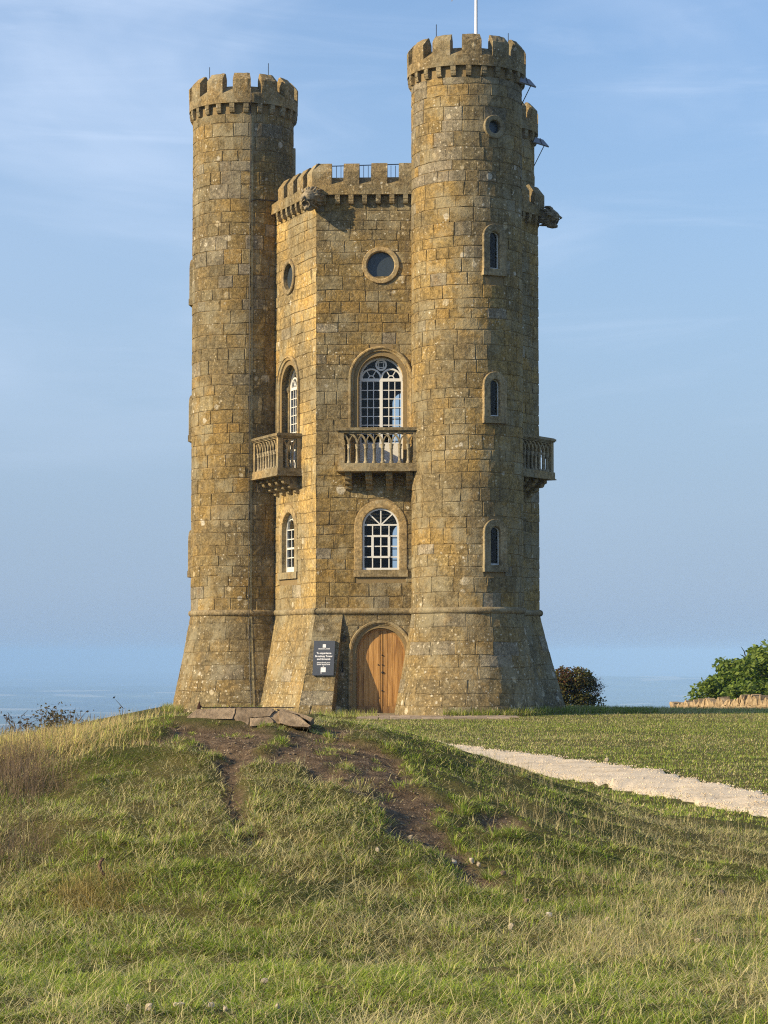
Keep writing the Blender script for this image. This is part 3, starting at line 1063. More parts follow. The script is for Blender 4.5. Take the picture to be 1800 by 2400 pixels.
def parapet(fr, t0, t1, merl, corb0, corb1, lab=None):
    mb = MB()
    for (na, za), (nb, zb), tn in (((-.05, PZ['band0']), (PO, PZ['band0']), (.24, .18, .09)), ((PO, PZ['band0']), (PO, PZ['sill0']), (.31, .225, .105)),
                                   ((PO, PZ['sill0']), (PI, PZ['sill1']), (.28, .21, .10)), ((PI, PZ['sill1']), (PI, 14.8), (.25, .19, .1))):
        ts = np.linspace(t0, t1, 14)
        k = float(corner_k)
        def tt(nv):
            o = ts.copy()
            if fr is FR: o[0] += nv * float(mA @ FR.e)
            if fr is FL: o[-1] += nv * float(mA @ FL.e)
            if fr is FRT: o[-1] += nv * float(mC @ FRT.e)
            if fr is FCD: o[0] += nv * float(mC @ FCD.e)
            return o
        mb.add(np.concatenate([fr.p(tt(na), na, za), fr.p(tt(nb), nb, zb)]), grid_faces(14, 2), tn)
    p_ = mb.build('parapet', M['stone'], tower)
    for m0, m1 in merl:
        mb = MB()
        po = PO + .003
        prof = [(po, PZ['sill0'] - .01), (po + .002, PZ['brk']), (po - .03, PZ['brk'] + .05), (po - .19, PZ['top'] - .02), (po - .23, PZ['top']), (po - .30, PZ['top'] - .03), (PI - .003, PZ['top'] - .2), (PI - .003, PZ['sill0'] - .01)]
        ts = np.linspace(m0, m1, 5)
        rows = []
        for i, (nv, zv) in enumerate(prof):
            t_ = ts.copy()
            if fr is FR and m0 <= 0: t_[0] = nv * float(mA @ FR.e)
            if fr is FL and m1 >= LL: t_[-1] = LL + nv * float(mA @ FL.e)
            if fr is FRT and m1 >= FRT.L: t_[-1] = FRT.L + nv * float(mC @ FRT.e)
            rows.append(fr.p(t_ + rng.normal(0, .004, 5) * np.array([0, 1, 1, 1, 0]), nv, zv + rng.normal(0, .004)))
        f = grid_faces(5, len(prof)); f.append(tuple(5 * i for i in range(len(prof)))[::-1]); f.append(tuple(5 * i + 4 for i in range(len(prof))))
        mb.add(np.concatenate(rows), f, (.31, .225, .11))
        mb.build('merlon', M['stone'], p_)
    t = corb0
    while t < corb1:
        mb = MB(); hw = .07
        sec = [(-.05, PZ['band0']), (PO - .01, PZ['band0']), (PO - .01, PZ['band0'] - .13), (PO - .025, PZ['band0'] - .14), (PO - .025, PZ['band0'] - .20), (PO - .06, PZ['band0'] - .26), (-.02, PZ['band0'] - .28)]
        v_ = np.array([fr.p(t + s * hw, n_, z_) for s in (-1, 1) for n_, z_ in sec])
        k7 = len(sec)
        mb.add(v_, [(i, i + 1, k7 + i + 1, k7 + i) for i in range(k7 - 1)] + [tuple(range(k7))[::-1], tuple(range(k7, 2 * k7))], (.31, .235, .125))
        mb.build('corbel', M['stone'], p_)
        t += .40
    return p_


corner_k = 1
parapet(FR, 0, 3.2, [(-.17, .45), (.80, 1.26), (1.61, 2.08), (2.42, 2.9)], .22, 3.1)
parapet(FL, .8, LL, [(LL - 2.75, LL - 2.27), (LL - 1.94, LL - 1.45), (LL - 1.12, LL - .63), (LL - .30, LL + .17)], LL - 2.9, LL - .1)
parapet(FRT, 1.3, FRT.L, [(1.4, 1.9), (2.22, 2.7), (3.04, 3.5), (3.84, 4.6)], 1.6, FRT.L - .05)
parapet(FCD, 0, 2.6, [(.0, .5), (.85, 1.3), (1.65, 2.1)], .3, 2.4)

# roof railing behind the front battlements
mb = MB()
for n_r in (-.75,):
    tube(mb, [FR.p(.35, n_r, 16.20), FR.p(3.4, n_r, 16.26)], .016)
    for t in np.arange(.40, 3.3, .135):
        tube(mb, [FR.p(t, n_r, 15.2), FR.p(t, n_r, 16.2)], .0095, 5)
mb.build('roof_railing', M['blue_iron'], tower)


# --- windows of the walls
def bars_rect(mb, fr, t0, t1, z0, z1, n0=-.05, n1=0.0):
    fbox(mb, fr, t0, t1, n0, n1, z0, z1)


def arc_bar(mb, fr, cx, cz, r, a0, a1, w, n0, n1, seg=14):
    th = np.linspace(R(a0), R(a1), seg)
    rows = [fr.p(cx + rr * np.cos(th), nn, cz + rr * np.sin(th)) for rr, nn in ((r - w / 2, n0), (r - w / 2, n1), (r + w / 2, n1), (r + w / 2, n0))]
    mb.add(np.concatenate(rows), grid_faces(seg, 4))


def seg_bar(mb, fr, p, q, w, n0, n1):
    p = np.array(p); q = np.array(q); d = (q - p) / np.linalg.norm(q - p); s = np.array((-d[1], d[0])) * w / 2
    c = [p - s, q - s, q + s, p + s]
    mb.add([fr.p(x[0], n0, x[1]) for x in c] + [fr.p(x[0], n1, x[1]) for x in c], BOXF)


def pane(w, fr, t0, t1, z0, z1, n):
    mb = MB()
    ty, tz = rng.normal(0, .004, 2)
    mb.add([fr.p(t0, n - ty, z0), fr.p(t1, n + ty, z0 ), fr.p(t1, n + ty + tz, z1), fr.p(t0, n - ty + tz, z1)], [(0, 1, 2, 3)])
    mb.build('pane', M['glass'], w)


def sector_pane(w, fr, t, z, n):
    mb = MB(); fill(mb, fr, [(np.array(t), np.array(z))], n); mb.build('pane', M['glass'], w)


def upper_window(fr, c, lab):
    z0, zs, hw = UPW['z0'], UPW['zs'], UPW['hw']
    mb = MB()
    out = lambda o: arch(c, z0 - .1, zs, hw + o, 24)
    # outer hood mould, deep reveal, inner arch ring
    sweep(mb, fr, out, [(.30, -.03), (.30, .05), (.275, .075), (.24, .075), (.225, .045), (.20, .035), (.165, .03), (.15, .0), (.15, -.22), (.135, -.235), (.10, -.225), (.02, -.225), (.0, -.24), (.0, -.36)], False, (.40, .285, .13))
    # imposts
    for s in (-1, 1):
        fbox(mb, fr, c + s * (hw + .075) - .085, c + s * (hw + .075) + .085, -.3, -.19, zs - .05, zs + .04, (.42, .34, .22))
        fbox(mb, fr, c + s * (hw + .075) - .070, c + s * (hw + .075) + .070, -.3, -.2, zs - .11, zs - .052, (.40, .31, .18))
    w = mb.build('window', M['dressed'], tower, label=lab)
    mb = MB(); n0, n1 = -.36, -.30
    hwf = hw - .002
    sweep(mb, fr, lambda o: arch(c, z0, zs, hwf + o, 24), [(0, n0), (0, n1 + .01), (-.055, n1 + .01), (-.055, n0)], False)
    zt = zs - .02
    fbox(mb, fr, c - hwf + .05, c + hwf - .05, n0, n1 + .004, zt - .045, zt + .045)         # transom
    fbox(mb, fr, c - .045, c + .045, n0, n1 + .002, z0, zt - .046)                          # mullion
    inner = hwf - .055
    cols = [(c - inner, c - .045), (c + .045, c + inner)]
    zb = z0 + .62                                                                           # solid lower panel
    rows = np.linspace(zb, zt - .045, 8)
    for a, b in cols:
        e = np.linspace(a, b, 4)
        for x in e[1:3]:
            fbox(mb, fr, x - .012, x + .012, n0 + .02, n1 - .008, zb, zt - .046)
        for zr in rows[1:-1]:
            fbox(mb, fr, a, b, n0 + .021, n1 - .010, zr - .012, zr + .012)
        fbox(mb, fr, a, b, n0, n1 - .02, z0, zb)
    # tracery: two small arches and a roundel
    rs = (inner) / 2
    for s in (-1, 1):
        arc_bar(mb, fr, c + s * rs, zt + .04, rs - .01, 0, 180, .05, n0, n1)
        for q in (60, 120):
            seg_bar(mb, fr, (c + s * rs + .09 * math.cos(R(q)), zt + .04 + .09 * math.sin(R(q))), (c + s * rs + (rs - .02) * math.cos(R(q)), zt + .04 + (rs - .02) * math.sin(R(q))), .026, n0 + .02, n1 - .01)
        arc_bar(mb, fr, c + s * rs, zt + .04, .085, 0, 180, .028, n0 + .02, n1 - .012)
    rc = .165; zc_ = zs + hwf - .055 - rc + .01
    arc_bar(mb, fr, c, zc_, rc - .02, 0, 360, .055, n0, n1 - .002, 24)
    q = .072
    for p1, p2 in (((-q, -q), (q, -q)), ((q, -q), (q, q)), ((q, q), (-q, q)), ((-q, q), (-q, -q))):
        seg_bar(mb, fr, (c + p1[0], zc_ + p1[1]), (c + p2[0], zc_ + p2[1]), .024, n0 + .02, n1 - .012)
    for a4 in (45, 135, 225, 315):
        seg_bar(mb, fr, (c + .10 * math.cos(R(a4)), zc_ + .10 * math.sin(R(a4))), (c + .145 * math.cos(R(a4)), zc_ + .145 * math.sin(R(a4))), .02, n0 + .02, n1 - .013)
    mb.build('frame', M['white'], w)
    for a, b in cols:
        e = np.linspace(a, b, 4)
        for i in range(3):
            for j in range(7):
                pane(w, fr, e[i] + .004, e[i + 1] - .004, rows[j] + .004, rows[j + 1] - .004, n1 - .035)
    tt, zz_ = arch(c, zt, zs, inner, 24)
    sector_pane(w, fr, tt, zz_, n1 - .036)
    return w


def lower_window(fr, c, lab, sash):
    z0, zs, hw = LOWW['z0'], LOWW['zs'], LOWW['hw']
    mb = MB()
    out = lambda o: arch(c, z0, zs, hw + o, 24)
    sweep(mb, fr, out, [(.235, -.03), (.235, .020), (.225, .026), (.02, .026), (0, .012), (0, -.24 if sash else -.10)], False, (.44, .315, .15))
    fbox(mb, fr, c - hw - .26, c + hw + .26, -.12, .055, z0 - .205, z0 - .004, (.42, .31, .155))
    fbox(mb, fr, c - hw, c + hw, -.25, -.12, z0 - .06, z0 - .003, (.42, .31, .155))
    w = mb.build('window', M['dressed'], tower, label=lab)
    mb = MB()
    n1 = -.15 if sash else -.045; n0 = n1 - .07
    hwf = hw - .002
    sweep(mb, fr, lambda o: arch(c, z0, zs, hwf + o, 24), [(0, n0), (0, n1 + .008), (-.05, n1 + .008), (-.05, n0)], False)
    fbox(mb, fr, c - hwf + .001, c + hwf - .001, n0, n1 + .004, z0, z0 + .055)
    inner = hwf - .05
    if not sash:
        fbox(mb, fr, c - inner, c + inner, n0, n1, zs + .02, zs + .065)
        zt = zs + .02
        es = np.linspace(c - inner, c + inner, 5)
        zr = [z0 + .055, z0 + .37, z0 + .68, z0 + .98, zt]
        for x in es[1:4]:
            fbox(mb, fr, x - .016, x + .016, n0 + .01, n1 - .006, z0 + .05, zt)
        for zq in zr[1:4]:
            fbox(mb, fr, c - inner, c + inner, n0 + .011, n1 - .008, zq - .017, zq + .017)
        # opening casement in the middle
        a, b = es[1], es[3]
        for (p1, p2, q1, q2) in ((a - .01, b + .01, zr[1] - .03, zr[1] + .03), (a - .01, b + .01, zr[3] - .03, zr[3] + .03)):
            fbox(mb, fr, p1, p2, n0 + .005, n1 + .012, q1, q2)
        for x in (a, b):
            fbox(mb, fr, x - .035, x + .035, n0 + .006, n1 + .010, zr[1], zr[3])
        for q in (46, 90, 134):
            seg_bar(mb, fr, (c, zs + .04), (c + (hwf - .02) * math.cos(R(q)), zs + .04 + (hwf - .06) * math.sin(R(q))), .036, n0 + .01, n1 - .004)
        mb.build('frame', M['white'], w)
        for i in range(4):
            for j in range(4):
                pane(w, fr, es[i] + .004, es[i + 1] - .004, zr[j] + .004, zr[j + 1] - .004, n1 - .03)
        tt, zz_ = arch(c, zs + .06, zs, inner, 24)
        sector_pane(w, fr, tt, zz_, n1 - .031)
    else:
        es = np.linspace(c - inner, c + inner, 4)
        zr = np.linspace(z0 + .16, zs + .02, 5)
        fbox(mb, fr, c - inner, c + inner, n0, n1 - .002, z0 + .05, z0 + .16)
        fbox(mb, fr, c - inner, c + inner, n0, n1 + .002, zr[2] - .03, zr[2] + .03)
        for x in es[1:3]:
            fbox(mb, fr, x - .014, x + .014, n0 + .01, n1 - .006, z0 + .1, zs + .02)
        for zq in (zr[1], zr[3], zr[4]):
            fbox(mb, fr, c - inner, c + inner, n0 + .011, n1 - .008, zq - .015, zq + .015)
        # gothic interlaced bars in the head
        for s in (-1, 1):
            arc_bar(mb, fr, c + s * inner, zs + .02, inner * 1.33, 90 if s > 0 else 30, 150 if s > 0 else 90, .028, n0 + .01, n1 - .006)
            arc_bar(mb, fr, c + s * inner * .33, zs + .02, inner * .66, 60, 120, .026, n0 + .01, n1 - .007)
        mb.build('frame', M['white'], w)
        for i in range(3):
            for j in range(4):
                pane(w, fr, es[i] + .004, es[i + 1] - .004, zr[j] + .004, zr[j + 1] - .004, n1 - .03)
        tt, zz_ = arch(c, zs + .03, zs, inner, 24)
        sector_pane(w, fr, tt, zz_, n1 - .031)
    return w


def oculus(fr, c, lab):
    mb = MB()
    sweep(mb, fr, lambda o: circle(c, OC['cz'], OC['r'] + o, 40), [(.145, -.03), (.145, .035), (.13, .055), (.03, .055), (.0, .03), (0, -.16)], True, (.42, .30, .145))
    w = mb.build('round_window', M['dressed'], tower, label=lab)
    mb = MB(); fill(mb, fr, [circle(c, OC['cz'], OC['r'] - .002, 40)], -.10); mb.build('pane', M['blind'], w)
    return w


upper_window(FR, tX, 'tall round-headed white window above the front balcony')
upper_window(FL, tL, 'tall round-headed white window above the left balcony')
lower_window(FR, tX, 'round-headed white casement window over the oak door', False)
lower_window(FL, tL, 'narrow-looking round-headed white sash window below the left balcony', True)
oculus(FR, tX, 'round window high on the front wall'); oculus(FL, tL, 'round window high on the left wall')


# rooms behind the windows
def room(name, x0, x1, fr0, fr1, z0, z1, mat):
    mb = MB()
    yf = 68.58; yb = 75.55
    mb.add([(x0, yf, z0), (x1, yf, z0), (x1, yb, z0), (x0, yb, z0), (x0, yf, z1), (x1, yf, z1), (x1, yb, z1), (x0, yb, z1)],
           [(0, 1, 2, 3), (4, 5, 6, 7), (1, 2, 6, 5), (0, 3, 7, 4)])
    mb.build(name, M[mat], tower)


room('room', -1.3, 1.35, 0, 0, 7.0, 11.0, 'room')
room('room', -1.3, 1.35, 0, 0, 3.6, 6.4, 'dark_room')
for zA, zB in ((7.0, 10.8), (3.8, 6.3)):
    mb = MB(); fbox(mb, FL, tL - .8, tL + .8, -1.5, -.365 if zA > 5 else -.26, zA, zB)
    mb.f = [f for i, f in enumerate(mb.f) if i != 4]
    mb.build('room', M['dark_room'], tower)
# back windows seen through the rooms: glazing bars
for BWD in (BW1, BW2):
    mb = MB()
    c = bkt
    sweep(mb, FBK, lambda o: arch(c, BWD['z0'], BWD['zs'], BWD['hw'] + o), [(.02, -.1), (.02, .02), (-.04, .02), (-.04, -.1)], False)
    for x in (-.13, .13):
        fbox(mb, FBK, c + x - .012, c + x + .012, -.06, -.02, BWD['z0'], BWD['zs'] + BWD['hw'] - .05)
    for z in np.arange(BWD['z0'], BWD['zs'] + .1, .36):
        fbox(mb, FBK, c - BWD['hw'], c + BWD['hw'], -.061, -.019, z, z + .03)
    mb.build('window', M['white'], tower)
# swagged curtain in the room over the door
mb = MB()
for k in range(5):
    th = np.linspace(0, math.pi, 12)
    tube(mb, [FR.p(tX - .5 + .5 * (1 - math.cos(q)) * (1), -.42 - .03 * k, 5.92 - .05 * k - (.10 + .05 * k) * math.sin(q)) for q in th], .03, 6)
mb.build('curtain', simple('cream curtain', (.30, .25, .16), .9, .1), tower, smooth=True)


# --- balconies
def balcony(fr, c, hw, proj, label):
    zt, zb = 8.21, 7.0
    mb = MB()
    # floor slab with stepped edge
    fbox(mb, fr, c - hw - .03, c + hw + .03, -.1, proj + .03, zb + .035, zb + .235, (.34, .25, .125))
    fbox(mb, fr, c - hw - .06, c + hw + .06, -.1, proj + .06, zb, zb + .033, (.30, .225, .115))
    b = mb.build('balcony', M['dressed'], tower, label=label)
    # brackets
    for k in range(4):
        t = c + (k - 1.5) * .575 * hw / 1.12
        sec = [(-.05, zb - .003), (proj * .80, zb - .003), (proj * .80, zb - .10), (proj * .70, zb - .13), (proj * .66, zb - .20), (proj * .60, zb - .23), (proj * .44, zb - .24), (proj * .40, zb - .33), (proj * .33, zb - .36),
               (proj * .20, zb - .38), (proj * .16, zb - .46), (proj * .06, zb - .50), (-.05, zb - .50)]
        v_ = np.array([fr.p(t + s * .095, n_, z_) for s in (-1, 1) for n_, z_ in sec]); k_ = len(sec)
        mb = MB(); mb.add(v_, [(i, i + 1, k_ + i + 1, k_ + i) for i in range(k_ - 1)] + [tuple(range(k_))[::-1], tuple(range(k_, 2 * k_))], (.36, .27, .14))
        mb.build('bracket', M['dressed'], b)
    # hand rail, moulded
    mb = MB()
    for d0, za, zb_ in ((.0, zt - .10, zt - .062), (.03, zt - .06, zt - .032), (.06, zt - .03, zt + .035), (.02, zt + .037, zt + .06)):
        fbox(mb, fr, c - hw - d0, c + hw + d0, proj - .20, proj + d0, za, zb_, (.27, .205, .11))
        for s in (-1, 1):
            lo, hi = sorted((c + s * (hw - .2), c + s * (hw + d0)))
            fbox(mb, fr, lo, hi, -.02, proj - .202, za, zb_, (.27, .205, .11))
    mb.build('hand_rail', M['dressed'], b)
    # posts
    for s in (-1, 1):
        for n_ in (proj - .155, -.02):
            mb = MB(); lo, hi = sorted((c + s * (hw - .15), c + s * hw))
            fbox(mb, fr, lo, hi, n_, n_ + .155, zb + .236, zt - .101, (.37, .275, .14)); mb.build('post', M['dressed'], b)
    # balusters with interlacing arches
    zb2, zt2 = zb + .236, zt - .102
    zcap = zb2 + .56 * (zt2 - zb2)

    def column(place, r=.045):
        mb = MB()
        prof = [(r * 1.5, zb2), (r * 1.5, zb2 + .04), (r * 1.15, zb2 + .06), (r, zb2 + .09), (r * .92, zcap - .08), (r * 1.25, zcap - .06), (r * 1.25, zcap - .045), (r, zcap - .03), (r * 1.55, zcap + .05), (r * 1.5, zcap + .07)]
        th = np.arange(8) / 8 * 2 * math.pi
        rows = []
        for rr, z in prof:
            rows.append(np.array([place(rr * math.cos(q), rr * math.sin(q), z) for q in th]))
        mb.add(np.concatenate(rows), grid_faces(8, len(rows), True), (.42, .35, .235))
        mb.build('baluster', M['dressed'], b, smooth=True)

    def arches(place, xs_):
        mb = MB(); d = xs_[1] - xs_[0]
        ext = [xs_[0] - d] + list(xs_) + [xs_[-1] + d]
        rise = zt2 - zcap - .06
        for i, x in enumerate(ext):
            for s in (-1, 1):
                q = np.linspace(0, 1, 8)
                xx = x + s * d * 1.0 * (1 - np.cos(q * math.pi / 2)); zz_ = zcap + .05 + rise * np.sin(q * math.pi / 2)
                for w_ in range(7):
                    if not (xs_[0] - .6 * d <= (xx[w_] + xx[w_ + 1]) / 2 <= xs_[-1] + .6 * d): continue
                    p1 = (xx[w_], zz_[w_]); p2 = (xx[w_ + 1], zz_[w_ + 1])
                    n0_ = -.045 + (.006 if s > 0 else 0)
                    mb.add([place(*v) for v in ((p1[0] - .025, n0_, p1[1]), (p2[0] - .025, n0_, p2[1] + .0), (p2[0] + .025, n0_, p2[1]), (p1[0] + .025, n0_, p1[1]),
                                                (p1[0] - .025, -n0_, p1[1] - .02), (p2[0] - .025, -n0_, p2[1] - .02), (p2[0] + .025, -n0_, p2[1] + .01), (p1[0] + .025, -n0_, p1[1] + .01))], BOXF, (.37, .28, .15))
        mb.build('arcade', M['dressed'], b)
    k = 8; sp = (2 * hw - .30) / (k + .15)
    xs_ = [c + (i - (k - 1) / 2) * sp for i in range(k)]
    for x in xs_:
        column(lambda dx, dy, z, x=x: fr.p(x + dx, proj - .08 + dy, z))
    arches(lambda x, n_, z: fr.p(x, proj - .08 + n_, z), xs_)
    for s in (-1, 1):
        ns = [proj * .36, proj * .60]
        for n_ in ns:
            column(lambda dx, dy, z, n_=n_, s=s: fr.p(c + s * (hw - .08) + dx, n_ + dy, z))
        arches(lambda x, n_, z, s=s: fr.p(c + s * (hw - .08) + n_, x, z), ns)
    return b


balcony(FR, tX - .03, 1.15, .74, 'front balcony below the tall white window')
balcony(FL, tL, 1.08, .74, 'left-hand balcony seen at an angle')
balcony(FRT, FRT.L - 1.55, 1.12, .74, 'right-hand balcony mostly hidden by the turret')

# --- the door in its moulded arch
mb = MB()
sweep(mb, FR, lambda o: arch(tX, -.1, DOOR['zs'], DOOR['hw'] + o, 26), [(.235, -.03), (.235, .035), (.215, .055), (.17, .05), (.155, .02), (.13, .012), (.115, -.03), (.09, -.05), (.07, -.06), (.05, -.12), (.03, -.13), (.0, -.135), (.0, -.22)], False, (.40, .285, .135))
door = mb.build('door', M['dressed'], tower, label='arched oak double door under a moulded stone arch')
nD = -.17
hwD = DOOR['hw'] - .003
mb = MB()
sweep(mb, FR, lambda o: arch(tX, .02, DOOR['zs'], hwD + o, 26), [(0, nD - .03), (0, nD + .03), (-.045, nD + .03), (-.05, nD + .02), (-.05, nD - .03)], False)
mb.build('frame', M['oak'], door)
inner = hwD - .052
edges = list(np.linspace(-inner, -.055, 5)) + list(np.linspace(.055, inner, 5))
spans = list(zip(edges[:4], edges[1:5])) + [(-.052, -.003), (.003, .052)] + list(zip(edges[5:9], edges[6:10]))
for i, (a, b) in enumerate(spans):
    stile = 4 <= i < 6
    g = .004; n1 = nD + (.022 if stile else .006); n0 = nD - .03
    tt = np.linspace(a + g, b - g, 4)
    zt_ = DOOR['zs'] + np.sqrt(np.maximum(inner ** 2 - tt ** 2, 0))
    zb_ = .03 if stile else .235
    mb = MB()
    top = [(tX + x, z) for x, z in zip(tt, zt_)]
    loop = [(tX + a + g, zb_)] + top + [(tX + b - g, zb_)]
    lt = np.array([q[0] for q in loop]); lz = np.array([q[1] for q in loop]); k = len(loop)
    ctr_t = tX + (a + b) / 2
    sh = np.clip(lt, ctr_t - (b - a) / 2 + g + .006, ctr_t + (b - a) / 2 - g - .006)
    mb.add(np.concatenate([FR.p(lt, n0, lz), FR.p(lt, n1 - .006, lz), FR.p(sh, n1, lz - .003)]), [(j, (j + 1) % k, k + (j + 1) % k, k + j) for j in range(k)] + [(k + j, k + (j + 1) % k, 2 * k + (j + 1) % k, 2 * k + j) for j in range(k)] + [tuple(range(2 * k, 3 * k))])
    mb.build('plank', M['oak'], door)
for s in (-1, 1):
    mb = MB(); lo, hi = sorted((s * .055, s * inner)); fbox(mb, FR, tX + lo, tX + hi, nD - .03, nD + .014, .03, .23); mb.build('bottom_rail', M['oak'], door)
mb = MB(); fill(mb, FR, [arch(tX, .0, DOOR['zs'], hwD)], nD - .035); mb.build('backing', M['dark_room'], door)
for dx, z, r in ((.035, 1.71, .022), (-.075, 1.43, .022), (.045, 1.43, .022), (.047, 1.21, .038), (.035, .68, .024)):
    mb = MB()
    th = np.arange(10) / 10 * 2 * math.pi
    rows = [FR.p(tX + dx + rr * np.cos(th), nD + nn, z + rr * np.sin(th)) for rr, nn in ((r, .015), (r, .024), (r * .9, .032), (r * .7, .038), (r * .3, .04))]
    mb.add(np.concatenate(rows), grid_faces(10, 5, True) + [tuple(range(40, 50))])
    mb.build('knob', M['iron'], door, smooth=True)
mb = MB(); fbox(mb, FR, tX - .95, tX + .95, -.3, .32, -.1, .035, (.36, .29, .19)); mb.build('doorstep', M['dressed'], door)
# iron fittings beside the door
mb = MB(); th = np.linspace(0, 2 * math.pi, 13)
tube(mb, [FR.p(.84 + .035 * math.cos(q), .05, 2.16 + .075 * math.sin(q)) for q in th], .012, 6)
fbox(mb, FR, .82, .86, -.01, .05, 2.22, 2.28); mb.build('iron_ring', M['iron'], tower)
mb = MB(); fbox(mb, FR, .765, .80, -.01, .03, 1.22, 1.52); tube(mb, [FR.p(.78, .02, 1.24), FR.p(.80, .10, 1.20), FR.p(.80, .11, 1.28)], .012, 6); mb.build('iron_latch', M['iron'], tower)


# --- gargoyles
def gargoyle(base, axis, label, sc=1.0):
    ax = np.array((*axis, -.12)); ax = ax / np.linalg.norm(ax)
    side = np.cross(ax, (0, 0, 1)); side /= np.linalg.norm(side); up = np.cross(side, ax)
    base = np.array(base)
    P = lambda a, s, u: base + sc * (a * ax + s * side + u * up)
    mb = MB()
    # neck and skull, one lofted skin
    secs = [(-.25, .20, .22, .0), (.05, .23, .25, .02), (.25, .25, .28, .03), (.42, .24, .27, .02), (.54, .20, .21, .0), (.60, .17, .14, .03), (.64, .12, .09, .03)]
    n = 16; th = np.arange(n) / n * 2 * math.pi
    rows = [np.array([P(a, w * math.cos(q), c_ + h * math.sin(q)) for q in th]) for a, w, h, c_ in secs]
    mb.add(np.concatenate(rows), grid_faces(n, len(rows), True) + [tuple(range((len(rows) - 1) * n, len(rows) * n))])
    rr = np.random.default_rng(3)
    # mane: overlapping tapered locks swept back
    for k in range(34):
        q = rr.uniform(0, 2 * math.pi); a = rr.uniform(.05, .42)
        w, h = .24, .27
        p0 = np.array(P(a + .06, w * math.cos(q), .02 + h * math.sin(q)))
        out = side * math.cos(q) + up * math.sin(q)
        p1 = p0 + sc * (out * .07 - ax * .10); p2 = p0 + sc * (out * .09 - ax * .24)
        tube(mb, [p0 - sc * out * .03, (p0 + p1) / 2 + sc * out * .02, p1, p2], np.array([.035, .05, .042, .008]) * sc, 6)
    # brows, cheeks, nose, eyes
    for s in (-1, 1):
        tube(mb, [P(.60, s * .03, .06), P(.60, s * .10, .11), P(.52, s * .19, .09)], np.array([.03, .04, .02]) * sc, 6)
        tube(mb, [P(.66, s * .05, -.06), P(.60, s * .14, -.04), P(.48, s * .21, -.05)], np.array([.03, .05, .03]) * sc, 6)
        tube(mb, [P(.585, s * .095, .02), P(.625, s * .095, .02)], np.array([.042, .018]) * sc, 8)
        tube(mb, [P(.38, s * .20, .22), P(.36, s * .27, .30), P(.33, s * .29, .36)], np.array([.05, .035, .01]) * sc, 6)
    tube(mb, [P(.60, 0, .09), P(.70, 0, .02), P(.74, 0, -.03)], np.array([.03, .04, .055]) * sc, 7)
    # open jaws: lips as a ring, lower jaw hanging
    tube(mb, [P(.585 + .05 * math.sin(q), .15 * math.cos(q), -.185 + .11 * math.sin(q)) for q in np.linspace(0, 2 * math.pi, 17)], .024 * sc, 6, caps=False)
    tube(mb, [P(.30, 0, -.24), P(.50, 0, -.31), P(.64, 0, -.33)], np.array([.12, .08, .05]) * sc, 8)
    tube(mb, [P(.30, 0, -.25), P(.48, 0, -.315), P(.60, 0, -.325)], np.array([.15, .11, .07]) * sc, 8)
    g = mb.build('gargoyle', M['gargoyle'], tower, smooth=True, label=label)
    mb = MB()
    n = 14
    mb.add([P(.60 + .05 * math.sin(q), .14 * math.cos(q), -.185 + .10 * math.sin(q)) for q in np.arange(n) / n * 2 * math.pi] + [P(.56, 0, -.185)], [(i, (i + 1) % n, n) for i in range(n)])
    mb.build('mouth_shade', M['iron'], g)  # black disc stands in for the shade inside the open jaws
    for s in (-1, 1):
        mb = MB(); tube(mb, [P(.60, s * .095, .025), P(.632, s * .095, .02)], np.array([.034, .022]) * sc, 8); mb.build('socket_shade', M['iron'], g)  # black plugs give the eye sockets their shade by colour
    return g


gargoyle((-2.0, 68.1, 15.06), (-.55, -.83), 'carved grimacing head at the front left corner', .90)
gargoyle((4.85, 71.7, 15.22), (.97, -.25), 'carved head in profile at the right corner', .85)


# --- lead plates under the right-hand battlements
def lead_plate(anchor, label):
    """sheet-lead hood hung off the side of a turret, tipped towards the front"""
    ax, ay, az_ = anchor
    q = np.array([(-.13, -.52, -.13), (.39, -.30, -.24), (.22, .0, .05), (-.05, -.22, .08)]) + np.array((ax, ay, az_))
    nrm = np.cross(q[1] - q[0], q[3] - q[0]); nrm /= np.linalg.norm(nrm)
    mb = MB(); mb.add(np.concatenate([q, q - nrm * .045]), BOXF)
    mid = (q[1] + q[2]) / 2
    seam = [(q[0] * .45 + q[1] * .55) + nrm * .01, (q[3] * .4 + q[2] * .6) + nrm * .01]
    tube(mb, seam, .016, 5)
    pl = mb.build('lead_plate', M['lead'], tower, label=label)
    mb = MB(); tube(mb, [q[0] * .3 + q[1] * .7 - nrm * .02, (ax - .12, ay + .1, az_ - .88)], .014, 6); mb.build('strut', M['iron'], pl)


lead_plate((TB[0] + RB + .0, TB[1] - .28, 18.45), 'grey lead plate jutting from the right-hand turret')
lead_plate((TD[0] + RD + .05, TD[1] - .28, 18.36), 'grey lead plate jutting from the rear turret')

# --- lightning conductor down the left turret
def on_turret(S, r0, ang, z, d):
    return S(np.array(R(ang) * r0), np.array(z), np.array(d))


